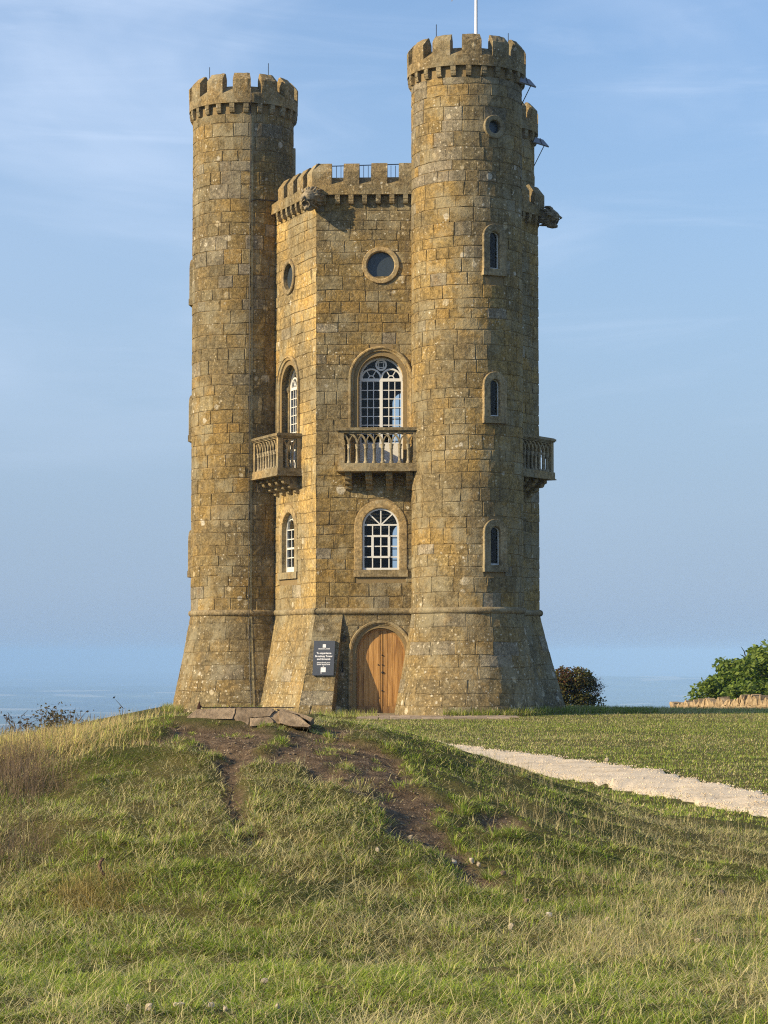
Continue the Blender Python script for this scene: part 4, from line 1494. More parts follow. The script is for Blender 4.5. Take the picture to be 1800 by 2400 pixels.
mb = MB()
cz_ = np.concatenate([np.linspace(18.9, ZS + .15, 60), [ZS + .1, ZS, ZS - .1], np.linspace(ZS - .16, .05, 12)])
pts = [on_turret(SF, RFt, 11, z, .02 + (.09 if abs(z - ZS) < .12 else 0) + (.13 if z > 18.5 else 0)) for z in cz_]
tube(mb, pts, .014, 6)
pts = [on_turret(SF, RFt, a_, 15.62 + (.0 if a_ > 16 else -.10 * (16 - a_) / 5), .022) for a_ in np.linspace(11, 55, 14)]
tube(mb, pts, .014, 6)
for z in np.arange(1.0, 18, 1.25):
    tube(mb, [on_turret(SF, RFt, 11, z - .03, .02), on_turret(SF, RFt, 11, z + .03, .02)], .026, 6)
mb.build('cable', M['iron'], turF)
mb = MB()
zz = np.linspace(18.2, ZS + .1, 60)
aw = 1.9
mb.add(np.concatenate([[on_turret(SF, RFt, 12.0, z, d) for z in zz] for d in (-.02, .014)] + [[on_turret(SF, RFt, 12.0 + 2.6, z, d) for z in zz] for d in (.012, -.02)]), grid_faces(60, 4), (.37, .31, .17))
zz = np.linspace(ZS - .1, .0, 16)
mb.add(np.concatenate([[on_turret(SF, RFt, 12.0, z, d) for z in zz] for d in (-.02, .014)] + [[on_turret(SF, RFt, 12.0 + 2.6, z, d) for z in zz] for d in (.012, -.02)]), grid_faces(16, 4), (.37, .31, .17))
mb.build('pale_strip', M['dressed'], turF)  # slightly raised pale strip running down beside the cable

# lightning rods on the turrets
def rod(x, y, z0, z1, parent):
    mb = MB(); tube(mb, [(x, y, z0), (x, y, z1)], .011, 5); mb.build('lightning_rod', M['iron'], parent)


rod(-5.42, 72.0, 18.4, 19.95, turF); rod(-3.58, 71.7, 18.4, 20.0, turF)
rod(1.52, 67.2, 18.4, 20.0, turB); rod(3.63, 67.6, 18.4, 19.85, turB)

# --- place the stones: the largest in view are objects, the rest one part per wall
BLOCKS.sort(key=lambda q: -q[0])
rest = {}
for k, (sc_, part, P_, f_, tn) in enumerate(BLOCKS):
    if k < 298:
        mb = MB(); mb.add(P_, f_, tn)
        mb.build('stone', M['stone'], part, origin=tuple(P_.mean(0)))
    else:
        rest.setdefault(part.name, (part, MB()))[1].add(P_, f_, tn)
for part, mb in rest.values():
    mb.build('stonework', M['stone'], part, kind='stuff')
print('blocks', len(BLOCKS))

# ================================================================== sign on the pier
zb_s, zt_s = 1.13, 2.16
sl = (float(offs(zb_s)) - float(offs(zt_s))) / (zt_s - zb_s)          # outward lean of the pier face
sign = empty('information_sign', tuple(FR.p(.30, float(offs(zb_s)) + .03, zb_s)), 'slate grey board with white lettering fixed to the stone pier beside the door', 'sign')
cS = .275


def sgn(t, h, n):
    """t from centre, h from sign foot along the board, n off the board"""
    k = h / math.hypot(1, sl)
    lean = -.030 * (1 - h / 1.03)
    return FR.p(cS + t + lean, float(offs(zb_s)) + .045 - sl * k + n, zb_s + k)


def sgn_box(mb, t0, t1, h0, h1, n0, n1):
    c_ = [(t0, h0, n0), (t1, h0, n0), (t1, h0, n1), (t0, h0, n1), (t0, h1, n0), (t1, h1, n0), (t1, h1, n1), (t0, h1, n1)]
    mb.add([sgn(*q) for q in c_], BOXF)


mb = MB(); sgn_box(mb, -.305, .305, 0, 1.03, -.03, .03); mb.build('board', M['slate'], sign)
n_dir = Vector(sgn(0, .5, 1) - sgn(0, .5, 0)); t_dir = Vector(sgn(1, .5, 0) - sgn(0, .5, 0)).normalized(); h_dir = Vector(sgn(0, .6, 0) - sgn(0, .4, 0)).normalized()
n_dir = t_dir.cross(h_dir).normalized()
h_dir = n_dir.cross(t_dir)


def words(txt, h, size, width, thick, mat='print'):
    cu = bpy.data.curves.new('lettering', 'FONT')
    cu.body = txt; cu.size = size; cu.align_x = 'CENTER'; cu.align_y = 'CENTER'; cu.offset = thick; cu.extrude = .001
    cu.resolution_u = 3
    cu.materials.append(M[mat])
    o = bpy.data.objects.new('lettering', cu); COL.objects.link(o)
    bpy.context.view_layer.update()
    wd = max(o.dimensions.x, .01)
    s = width / wd
    me_t = bpy.data.meshes.new_from_object(o.evaluated_get(bpy.context.evaluated_depsgraph_get()))
    bpy.data.objects.remove(o)
    me_t.name = 'lettering'
    o = bpy.data.objects.new('lettering', me_t); COL.objects.link(o)
    m = Matrix((t_dir, h_dir, n_dir)).transposed().to_4x4()
    loc = Vector(sgn(0, h, .033))
    o.parent = sign
    o.matrix_parent_inverse = Matrix.Translation(-WORLD_LOC[sign.name])
    o.matrix_basis = Matrix.Translation(loc) @ m @ Matrix.Diagonal((s, 1, 1, 1))
    return o


def hy(zp):                                     # zoom pixel row -> height on the board
    return (1890 - zp) / (1890 - 360) * 1.03


words('BROADWAY TOWER', hy(712), .036, .335, .0012)
words('To experience', hy(912), .078, .425, .0026)
words('Broadway Tower', hy(1046), .078, .50, .0026)
words('and Grounds', hy(1172), .078, .385, .0026)
words('please book your', hy(1328), .054, .38, .0016)
words('timed entry here', hy(1408), .054, .38, .0016)
mb = MB(); sgn_box(mb, -.045, .045, hy(665), hy(520), .028, .033)
sgn_box(mb, -.012, .012, hy(520) + .001, hy(512), .028, .033); mb.build('emblem', M['print'], sign)
mb = MB(); sgn_box(mb, -.17, .17, hy(768), hy(748), .028, .032); mb.build('rule_line', M['grey_print'], sign)
mb = MB(); mb.add([sgn(-.03, hy(1468), .033), sgn(.03, hy(1468), .033), sgn(0, hy(1508), .033), sgn(-.03, hy(1468), .028), sgn(.03, hy(1468), .028), sgn(0, hy(1508), .028)], [(0, 1, 2), (0, 1, 4, 3), (1, 2, 5, 4), (2, 0, 3, 5)])
mb.build('arrow', M['print'], sign)
mb = MB(); sgn_box(mb, -.072, .072, hy(1745), hy(1535), .028, .033); mb.build('blank_panel', M['print'], sign)
mb = MB(); sgn_box(mb, -.072, -.042, hy(1800), hy(1765), .028, .033); mb.build('dot', M['print'], sign)

# ================================================================== flagpole and flag
px0, py0 = (1118.5 - 900) / F_PX * 68.4, 68.4
mb = MB()
tube(mb, [(px0, py0, 18.35), (px0 + .01, py0, 21.0), (px0 + .02, py0, 24.6)], np.array([.055, .048, .035]), 10)
pole = mb.build('flagpole', M['pole'], smooth=True, label='white flagpole rising from the top of the right-hand turret', cat='flagpole')
mb = MB()
fx = np.linspace(0, 1, 14); fz = np.linspace(0, 1, 8)
U, V = np.meshgrid(fx, fz)
FXp = px0 - .04 - U * .68; FZp = 22.12 - U * 1.05 + V * (1.0 - .15 * U) - .45 * (1 - U) * 0
FYp = py0 + .10 * np.sin(U * 6 + V * 1.5) * U
mb.add(np.stack([FXp, FYp, FZp - .08], -1).reshape(-1, 3), grid_faces(14, 8))
mb.build('flag', simple('dark flag cloth', (.16, .16, .18), .9, .1), smooth=True, label='drooping dark flag hanging from the white flagpole', cat='flag')

# ================================================================== ground cover helpers
def blades(name, P, L, W, az, lean, tint, mat='grass', curl=.5, **props):
    n = len(P)
    d = np.stack([np.cos(az), np.sin(az), np.zeros(n)], -1)
    sa = az + rng.uniform(.9, 2.2, n)
    s = np.stack([np.cos(sa), np.sin(sa), np.zeros(n)], -1) * (W / 2)[:, None]
    up = np.array((0, 0, 1.0))
    l1 = lean; l2 = np.clip(lean + curl, 0, 2.2)
    mid = P + (L * .55)[:, None] * (np.cos(l1)[:, None] * up + np.sin(l1)[:, None] * d)
    tip = mid + (L * .45)[:, None] * (np.cos(l2)[:, None] * up + np.sin(l2)[:, None] * d)
    V = np.stack([P - s, P + s, mid + s * .75, mid - s * .75, tip], 1).reshape(-1, 3)
    b = (np.arange(n) * 5)[:, None]
    loops = np.concatenate([b + np.array([0, 1, 2, 3]), b + np.array([3, 2, 4])], 1).astype(np.int32)
    me = bpy.data.meshes.new(name)
    me.vertices.add(len(V)); me.vertices.foreach_set('co', V.ravel())
    me.loops.add(loops.size); me.loops.foreach_set('vertex_index', loops.ravel())
    st = np.stack([np.arange(n) * 7, np.arange(n) * 7 + 4], 1).ravel().astype(np.int32)
    me.polygons.add(2 * n); me.polygons.foreach_set('loop_start', st)
    me.update(calc_edges=True)
    c = np.ones((n, 5, 4), np.float32); c[:, :, :3] = tint[:, None, :]
    a = me.color_attributes.new('tint', 'FLOAT_COLOR', 'POINT'); a.data.foreach_set('color', c.ravel())
    me.materials.append(M[mat])
    o = bpy.data.objects.new(name, me); COL.objects.link(o)
    return set_props(o, **props)


G1 = np.array((.19, .31, .030)); G2 = np.array((.36, .45, .065)); G3 = np.array((.56, .56, .15)); STRAW = np.array((.70, .61, .31)); DRY = np.array((.235, .165, .075))


def grass_tints(n, dryness):
    """dryness 0..1 per blade"""
    r = rng.random(n)[:, None]; k = rng.random(n)
    c = G1 + (G2 - G1) * r
    c = np.where((k < .25 + .3 * dryness)[:, None], G2 + (G3 - G2) * r, c)
    c = np.where((rng.random(n) < .13 + .50 * dryness)[:, None], STRAW * (.65 + .5 * r), c)
    c = np.where((rng.random(n) < .05 + .14 * dryness)[:, None], DRY * (.7 + .5 * r), c)
    return c * rng.uniform(.8, 1.2, n)[:, None]


def dryness_at(x, y):
    d = sstep(fnoise(x * .8, y * .5, 31), .42, .72) * .75
    d = np.maximum(d, .9 * sstep(x, -2.1, -2.9) * sstep(y, 17.6, 19.2))                   # straw patch on the left crest
    d = np.maximum(d, .75 * sstep(x, 1.0, 2.2) * sstep(y, 13.0, 16.0) * sstep(fnoise(x * 1.5, y * .9, 41), .38, .60))
    d = d * (1 - .85 * sstep(x, -.3, .3) * sstep(x, 2.3, 1.2) * sstep(y, 15.2, 16.4))      # greener blades; part of the shoulder's shade is put into their colour
    return np.clip(d + .35 * (fnoise(x * 5, y * 4, 33) - .5), 0, 1)


# foreground turf
YSLAB = land(550, 1692)[1] - .03


def off_slab(x, y):
    return ~((x > -1.80) & (x < -.62) & (y > YSLAB - .12))


N = 500000
Yp = 9.3 + (22.4 - 9.3) * rng.random(N) ** 1.15
Xp = (rng.random(N) * 2 - 1) * (.172 * Yp + .35)
dd = dirt_at(Xp, Yp)
clump = fnoise(Xp * 3.4, Yp * 2.6, 51)
keep = rng.random(N) > np.clip(dd * 1.9, 0, .975)
keep &= rng.random(N) < .30 + 1.2 * sstep(clump, .25, .6)
keep &= off_slab(Xp, Yp)
Xp, Yp, clump, dd = Xp[keep], Yp[keep], clump[keep], dd[keep]
N = len(Xp)
dry = dryness_at(Xp, Yp)
short = 1 - .50 * sstep(Yp, 16.0, 19.5)
Lg = rng.uniform(.038, .088, N) * (.55 + 1.0 * sstep(clump, .3, .75)) * (1 - .5 * np.clip(dd * 2, 0, 1)) * short
flow = fnoise(Xp * 1.4, Yp * 1.1, 61) * 4 * math.pi
az = np.where(rng.random(N) < .5, flow + rng.normal(0, .9, N), rng.random(N) * 2 * math.pi)
lean = np.clip(rng.normal(1.18, .36, N), .15, 1.55)
Pg = np.stack([Xp, Yp, height(Xp, Yp) - .006], -1)
tn = grass_tints(N, dry)
blades('grass', Pg, Lg, rng.uniform(.0025, .0055, N), az, lean, tn, curl=rng.uniform(.1, .7, N), kind='stuff')
print('foreground blades', N)
# tussocks: radial tufts, most of them along the broken edges of the turf
NT_ = 900
tx = np.empty(0); tyy = np.empty(0)
Yq = 9.4 + 12.4 * rng.random(9000); Xq = (rng.random(9000) * 2 - 1) * (.172 * Yq + .3)
dq = dirt_at(Xq, Yq)
pk = rng.random(9000) < .055 + .75 * ((dq > .04) & (dq < .55))
pk &= off_slab(Xq, Yq)
tx, tyy = Xq[pk][:NT_], Yq[pk][:NT_]
nb = rng.integers(35, 95, len(tx))
ti = np.repeat(np.arange(len(tx)), nb); N = len(ti)
rad_ = rng.uniform(.03, .11, len(tx))[ti]
az = rng.random(N) * 2 * math.pi
rr_ = rad_ * np.sqrt(rng.random(N))
Xp = tx[ti] + rr_ * np.cos(az); Yp = tyy[ti] + rr_ * np.sin(az)
tdry = np.clip(dryness_at(tx, tyy) + rng.normal(0, .18, len(tx)), 0, 1)[ti]
tall_ = rng.uniform(.05, .13, len(tx))[ti] * (1 - .40 * sstep(Yp, 16.0, 19.5))
blades('grass_tussocks', np.stack([Xp, Yp, height(Xp, Yp) - .004], -1), tall_ * rng.uniform(.7, 1.25, N), rng.uniform(.003, .005, N), az + rng.normal(0, .4, N),
       np.clip(.25 + .8 * rr_ / rad_ + rng.normal(0, .2, N), .05, 1.4), grass_tints(N, tdry), curl=rng.uniform(.2, .8, N), kind='stuff')
print('tussock blades', N)
# bleached strands lying loose through the turf
N = 85000
Yp = 9.3 + (21.5 - 9.3) * rng.random(N) ** 1.1
Xp = (rng.random(N) * 2 - 1) * (.172 * Yp + .35)
keep = (rng.random(N) < .25 + .9 * dryness_at(Xp, Yp)) & (rng.random(N) > dirt_at(Xp, Yp) * .9) & off_slab(Xp, Yp)
Xp, Yp = Xp[keep], Yp[keep]; N = len(Xp)
short = 1 - .45 * sstep(Yp, 16.0, 19.5)
blades('straw_strands', np.stack([Xp, Yp, height(Xp, Yp) + rng.uniform(.01, .045, N) * short], -1), rng.uniform(.07, .20, N) * short, rng.uniform(.0022, .004, N), rng.random(N) * 6.28,
       np.clip(rng.normal(1.22, .32, N), .2, 1.55), np.array((.76, .67, .33)) * rng.uniform(.6, 1.1, N)[:, None], curl=rng.uniform(.0, .8, N), kind='stuff')

# tall dry grass on the left crest
N = 26000
Xp = rng.uniform(-4.3, -1.6, N); Yp = rng.uniform(18.2, 22.6, N)
w = sstep(Xp + .5 * (fnoise(Xp * 1.2, Yp * 1.2, 75) - .5), -1.75, -2.6) * (.35 + fnoise(Xp * 2, Yp * 2, 71)) * sstep(Yp, 18.2, 19.6) * (Yp < 22.0)
k = rng.random(N) < w; Xp, Yp = Xp[k], Yp[k]; N = len(Xp)
tn = np.where((rng.random(N) < .72)[:, None], np.array((.66, .51, .24)) * rng.uniform(.7, 1.15, N)[:, None], G3 * rng.uniform(.8, 1.2, N)[:, None])
blades('dry_grass', np.stack([Xp, Yp, height(Xp, Yp)], -1), rng.uniform(.06, .19, N), rng.uniform(.003, .005, N), rng.normal(.3, 1.8, N), np.clip(rng.normal(.70, .40, N), 0, 1.45), tn, curl=rng.uniform(.1, .7, N), kind='stuff')
# pale upright stalks on the right shoulder of the mound
N = 7000
Xp = rng.uniform(.2, 3.6, N); Yp = rng.uniform(13.5, 21.6, N)
w = sstep(Xp, .3, 1.6) * sstep(fnoise(Xp * 1.6, Yp * 1.2, 73), .35, .6)
k = (rng.random(N) < w) & (rng.random(N) > dirt_at(Xp, Yp) * 2); Xp, Yp = Xp[k], Yp[k]; N = len(Xp)
blades('dry_stalks', np.stack([Xp, Yp, height(Xp, Yp)], -1), rng.uniform(.08, .20, N), rng.uniform(.002, .0035, N), rng.random(N) * 6.28, np.clip(rng.normal(.35, .3, N), 0, 1.1), np.array((.50, .42, .22)) * rng.uniform(.7, 1.2, N)[:, None], curl=rng.uniform(.05, .5, N), kind='stuff')
# dead brown weeds at the left edge
N = 3200
c0_ = np.array([land(20, 1790), land(60, 1850), land(0, 2010), land(15, 1830)])
ci = rng.integers(0, 4, N)
Xp = c0_[ci, 0] + rng.normal(0, .20, N); Yp = c0_[ci, 1] + rng.normal(0, .35, N)
blades('dead_weeds', np.stack([Xp, Yp, height(Xp, Yp)], -1), rng.uniform(.08, .26, N), rng.uniform(.002, .004, N), rng.random(N) * 6.28, np.clip(rng.normal(.5, .35, N), 0, 1.3), np.array((.24, .175, .115)) * rng.uniform(.6, 1.3, N)[:, None], curl=rng.uniform(-.4, .9, N), kind='stuff')

# weeds and long grass against the foot of the tower
fa = np.radians(rng.uniform(-100, 70, 2600)); fr_ = rng.uniform(2.10, 2.45, 2600)
ga = np.radians(rng.uniform(-20, 105, 2600)); gr_ = rng.uniform(2.08, 2.40, 2600)
Xp = np.r_[TFc[0] + fr_ * np.sin(fa), TB[0] + gr_ * np.sin(ga)]; Yp = np.r_[TFc[1] - fr_ * np.cos(fa), TB[1] - gr_ * np.cos(ga)]
k = (rng.random(len(Xp)) < sstep(fnoise(Xp * 1.7, Yp * 1.7, 77), .38, .62)) & ~((Xp > -1.4) & (Xp < .9))
Xp, Yp = Xp[k], Yp[k]; N = len(Xp)
blades('weeds', np.stack([Xp, Yp, height(Xp, Yp)], -1), rng.uniform(.08, .34, N), rng.uniform(.008, .018, N), rng.random(N) * 6.28, np.clip(rng.normal(.4, .3, N), .05, 1.2), grass_tints(N, np.full(N, .25)) * .8, curl=rng.uniform(.2, .9, N), kind='stuff')

# ================================================================== gravel path
PATH_U = [(990, 1735), (1045, 1745), (1150, 1759), (1300, 1775), (1420, 1791), (1550, 1810), (1700, 1841), (1800, 1864), (1900, 1890)]
PATH_L = [(1000, 1757), (1060, 1775), (1130, 1790), (1250, 1815), (1380, 1836), (1500, 1860), (1650, 1892), (1800, 1927), (1900, 1955)]


def flat_land(x, y):
    d = pix_ray(x, y); Y = EYE / -d[2]
    return np.array((d[0] * Y, Y))


up_ = np.array([flat_land(*q) for q in PATH_U]); lo_ = np.array([flat_land(*q) for q in PATH_L])


def resample(p, n):
    s = np.r_[0, np.cumsum(np.linalg.norm(np.diff(p, axis=0), axis=1))]
    q = np.linspace(0, s[-1], n)
    return np.stack([np.interp(q, s, p[:, 0]), np.interp(q, s, p[:, 1])], -1)


n_p = 160
up_ = resample(up_, n_p); lo_ = resample(lo_, n_p)
rag = lambda s: (fnoise(np.arange(n_p) * .45, np.zeros(n_p) + s, s, 3) - .5)[:, None] * .75
up_ = up_ + rag(81) * np.array((.25, 1)); lo_ = lo_ + rag(85) * np.array((.25, 1))
rows = []
for k in np.linspace(0, 1, 13):
    xy = up_ * (1 - k) + lo_ * k
    lift = .03 if 0 < k < 1 else -.02
    rows.append(np.c_[xy, height(xy[:, 0], xy[:, 1]) + lift + .015 * math.sin(k * math.pi)])
mb = MB(); mb.add(np.concatenate(rows), grid_faces(n_p, 13))
path = mb.build('path', M['gravel'], smooth=True, kind='structure')
# loose gravel on it
N = 6000
k = rng.random(N); i = rng.integers(0, n_p - 1, N); f = rng.random(N)
ctr_ = (up_[i] * (1 - f)[:, None] + up_[i + 1] * f[:, None]) * (1 - k)[:, None] + (lo_[i] * (1 - f)[:, None] + lo_[i + 1] * f[:, None]) * k[:, None]
zz = height(ctr_[:, 0], ctr_[:, 1]) + .037
base_o = np.array([(1, 0, 0), (-1, 0, 0), (0, 1, 0), (0, -1, 0), (0, 0, 1), (0, 0, -1)], float)
V = np.c_[ctr_, zz][:, None, :] + base_o[None] * rng.uniform(.005, .013, (N, 1, 1)) * rng.uniform(.6, 1.3, (N, 6, 1))
of = np.array([(0, 2, 4), (2, 1, 4), (1, 3, 4), (3, 0, 4), (2, 0, 5), (1, 2, 5), (3, 1, 5), (0, 3, 5)])
mb = MB(); mb.v = [V.reshape(-1, 3)]; mb.f = (of[None] + (np.arange(N) * 6)[:, None, None]).reshape(-1, 3).tolist(); mb.t = [np.ones((N * 6, 4))]
mb.build('gravel', M['gravel'], origin=(0, 0, 0), kind='stuff')

# paving apron before the door
pv_ = [flat_land(*q) for q in ((838, 1676), (960, 1673), (1150, 1682), (1165, 1687), (1000, 1692), (880, 1690))]
mb = MB()
slabs = 7
xa = np.linspace(-.75, 3.4, slabs + 1)
pave = bpy.data.objects.new('pavement', None); pave.location = (1.2, 65.5, 0); COL.objects.link(pave); WORLD_LOC[pave.name] = Vector(pave.location)
pave['kind'] = 'structure'
for r_ in range(3):
    for j in range(slabs):
        xo = .3 * (r_ % 2)
        x0_, x1_ = xa[j] + xo + .012, xa[j + 1] + xo - .012
        y0_, y1_ = 66.9 - (r_ + 1) * 1.25 + .012, 66.9 - r_ * 1.25 - .012
        h0 = float(height((x0_ + x1_) / 2, (y0_ + y1_) / 2)) + rng.uniform(.015, .04)
        mb = MB(); mb.add([(x0_, y0_, h0 - .1), (x1_, y0_, h0 - .1), (x1_, y1_, h0 - .1), (x0_, y1_, h0 - .1), (x0_, y0_, h0), (x1_, y0_, h0), (x1_, y1_, h0), (x0_, y1_, h0)], BOXF)
        mb.build('slab', M['paving'], pave)

# ================================================================== lawn beyond the mound
N = 230000
Yp = 23.5 + (80 - 23.5) * rng.random(N) ** 1.0
Xp = -1.5 + rng.random(N) * (.176 * Yp + 2.2)
# off the path, off the tower
def in_path(x, y):
    yu = np.interp(x, up_[:, 0], up_[:, 1]); yl = np.interp(x, lo_[:, 0], lo_[:, 1])
    return (y > yl) & (y < yu) & (x > up_[0, 0])


k = ~in_path(Xp + rng.normal(0, .12, N), Yp + rng.normal(0, .38, N)) & ~((Yp > 63.2) & (Xp < 3.4) & (Xp > -1.4)) & (np.hypot(Xp - TB[0], Yp - TB[1]) > 2.25)
Xp, Yp = Xp[k], Yp[k]; N = len(Xp)
dry = np.clip(.28 + .5 * sstep(fnoise(Xp * .35, Yp * .22, 91), .4, .7) + .35 * sstep(Yp, 60, 68) + .3 * (fnoise(Xp * 2, Yp * 1.5, 93) - .5), 0, 1)
tn = grass_tints(N, dry * .9)
deep = sstep(Yp, 69, 72) * sstep(Xp, 3.0, 4.2)
Lg = rng.uniform(.025, .065, N) * (1 + 1.5 * deep) * (.6 + .8 * fnoise(Xp * .9, Yp * .6, 95))
tall = rng.random(N) < .03; Lg = np.where(tall, rng.uniform(.08, .16, N), Lg)
blades('lawn_grass', np.stack([Xp, Yp, height(Xp, Yp) - .005], -1), Lg, rng.uniform(.006, .011, N) * np.where(tall, .6, 1), rng.random(N) * 6.28, np.clip(rng.normal(.70, .38, N), .05, 1.4), tn, curl=rng.uniform(.1, .8, N), kind='stuff')
# rank dark grass round the foot of the right turret and along the edge
N = 9000
Xp = rng.uniform(2.6, 8.2, N); Yp = 66.0 + (Xp - 2.6) * .52 + 1.0 + np.abs(rng.normal(0, 2.2, N))
k = (np.hypot(Xp - TB[0], Yp - TB[1]) > 2.12) & (Yp < 79)
Xp, Yp = Xp[k], Yp[k]; N = len(Xp)
blades('rank_grass', np.stack([Xp, Yp, height(Xp, Yp)], -1), rng.uniform(.10, .26, N), rng.uniform(.010, .018, N), rng.random(N) * 6.28, np.clip(rng.normal(.45, .3, N), .05, 1.2), grass_tints(N, np.full(N, .12)) * .75, curl=rng.uniform(.2, .8, N), kind='stuff')
# grass against the tower foot by the door
N = 800
Xp = rng.uniform(-2.0, -.2, N); Yp = rng.uniform(65.3, 66.9, N)
blades('wall_foot_grass', np.stack([Xp, Yp, height(Xp, Yp)], -1), rng.uniform(.05, .30, N), rng.uniform(.005, .009, N), rng.random(N) * 6.28, np.clip(rng.normal(.35, .25, N), .05, 1.1), grass_tints(N, np.full(N, .45)), curl=rng.uniform(.2, .8, N), kind='stuff')


# ================================================================== rocks
def rock_mesh(mb, c, r, seed):
    """an angular lump: the hull of scattered points, edges knocked off"""
    rr = np.random.default_rng(seed)
    p = rr.normal(size=(16, 3)); p /= np.linalg.norm(p, axis=1)[:, None]
    p = p * rr.uniform(.75, 1.0, (16, 1)); p = np.sign(p) * np.abs(p) ** .8
    bm = bmesh.new()
    for q in p: bm.verts.new(q * r)
    h = bmesh.ops.convex_hull(bm, input=bm.verts)
    bmesh.ops.delete(bm, geom=[g for g in h['geom_interior'] if isinstance(g, bmesh.types.BMVert)], context='VERTS')
    bmesh.ops.bevel(bm, geom=list(bm.edges), offset=float(min(r)) * .14, segments=1, affect='EDGES')
    bm.verts.index_update()
    mb.add(np.array([v.co[:] for v in bm.verts]) + c, [tuple(v.index for v in f.verts) for f in bm.faces])
    bm.free()


ROCKS = [
    (350, 2380, 26, 20, 'pale', 'blocky pale limestone lump at the bottom edge, largest of its scattered row'),
    (420, 2372, 34, 11, 'pale', 'flat long pale stone in the grass right of the blocky lump'),
    (495, 2374, 20, 10, 'pale', 'small pale oval stone midway along the bottom row'),
    (527, 2383, 17, 9, 'pale', 'smallest pale stone at the right end of the close bottom row'),
    (300, 2378, 13, 12, 'pale', 'small pale pebble at the left end of the bottom row'),
    (652, 2375, 16, 8, 'pale', 'lone pale stone on the bottom edge right of the close row'),
    (620, 2315, 22, 9, 'pale', 'tan flat stone lying alone a little above the bottom row'),
    (1232, 2128, 30, 18, 'dark', 'dark angular stone with a pale top on the lower right slope'),
    (1287, 2158, 20, 9, 'pale', 'tan stone just below the dark angular stone'),
    (1198, 2185, 16, 13, 'pale', 'round pale pebble lower left of the dark angular stone'),
    (1382, 2202, 16, 9, 'pale', 'pale stone in green grass farther right than the dark angular stone'),
    (1425, 2170, 15, 9, 'pale', 'greyish pebble half hidden in grass at the lower right'),
    (1636, 2217, 20, 7, 'pale', 'thin flat pale chip in dry grass at the lower right'),
    (1690, 2102, 24, 11, 'dark', 'brown stone among the pale stalks near the right edge'),
    (962, 1975, 15, 10, 'pale', 'white pebble left of the earthy gully'),
    (885, 2003, 13, 8, 'pale', 'tan pebble on the grass below and left of the gully'),
    (1065, 2032, 16, 13, 'pale', 'pinkish rubble stone at the foot of the earthy gully, left one'),
    (1105, 2030, 15, 14, 'pale', 'pinkish rubble stone at the foot of the earthy gully, middle one'),
    (1122, 2042, 12, 12, 'pale', 'pinkish rubble stone at the foot of the earthy gully, right one'),
    (1180, 2062, 16, 10, 'dark', 'brownish stone just past the foot of the earthy gully'),
    (1422, 1787, 13, 11, 'pale', 'pale boulder on the far verge of the gravel path'),
    (1122, 1737, 9, 6, 'pale', 'tiny white stone on the lawn above the start of the path'),
]
for i, (x, y, w_, h_, k, lab) in enumerate(ROCKS):
    X0, Y0 = land(x, y, H=height) if y > 1800 else flat_land(x, y)
    s_ = Y0 / F_PX
    r = np.array((w_ * s_ / 2, w_ * s_ / 2.4, h_ * s_ / 2 + .008))
    mb = MB(); rock_mesh(mb, np.array((X0, Y0, float(height(X0, Y0)) + r[2] * .5 + .022)), r, 100 + i)
    mb.build('rock', M['pale_rock'] if k == 'pale' else M['dark_rock'], label=lab, cat='rock', group='loose stones in the grass')

# grit and crumbs on the bare earth
N = 5200
Xp = rng.uniform(-2.6, 1.4, N); Yp = rng.uniform(13.5, 21.3, N)
k = rng.random(N) < dirt_at(Xp, Yp); Xp, Yp = Xp[k], Yp[k]; N = len(Xp)
sz = rng.exponential(.004, N) + .003
V = np.c_[Xp, Yp, height(Xp, Yp) + sz * .4][:, None, :] + base_o[None] * np.array((1, 1, .55)) * np.minimum(sz, .016)[:, None, None] * rng.uniform(.6, 1.3, (N, 6, 1))
mb = MB(); mb.v = [V.reshape(-1, 3)]; mb.f = (of[None] + (np.arange(N) * 6)[:, None, None]).reshape(-1, 3).tolist(); mb.t = [np.ones((N * 6, 4))]
mb.build('stone_grit', rock_material('stone grit', (.16, .11, .07), (.42, .34, .24), 30), origin=(0, 0, 0), kind='stuff')

# ================================================================== sandstone slabs on top of the mound
YS = YSLAB
outcrop = empty('stone_outcrop', (-1.4, YS, 1.2), 'cracked brown sandstone slabs breaking out of the top of the grassy mound', 'rock')


def slab_pt(px_, py_, dep):
    """front of the outcrop leans back about 45 degrees"""
    d = pix_ray(px_, py_)
    Y = YS + (1690 - py_) / 33 * .16 + dep
    return np.array((d[0] * Y, Y, EYE + d[2] * Y - .012))


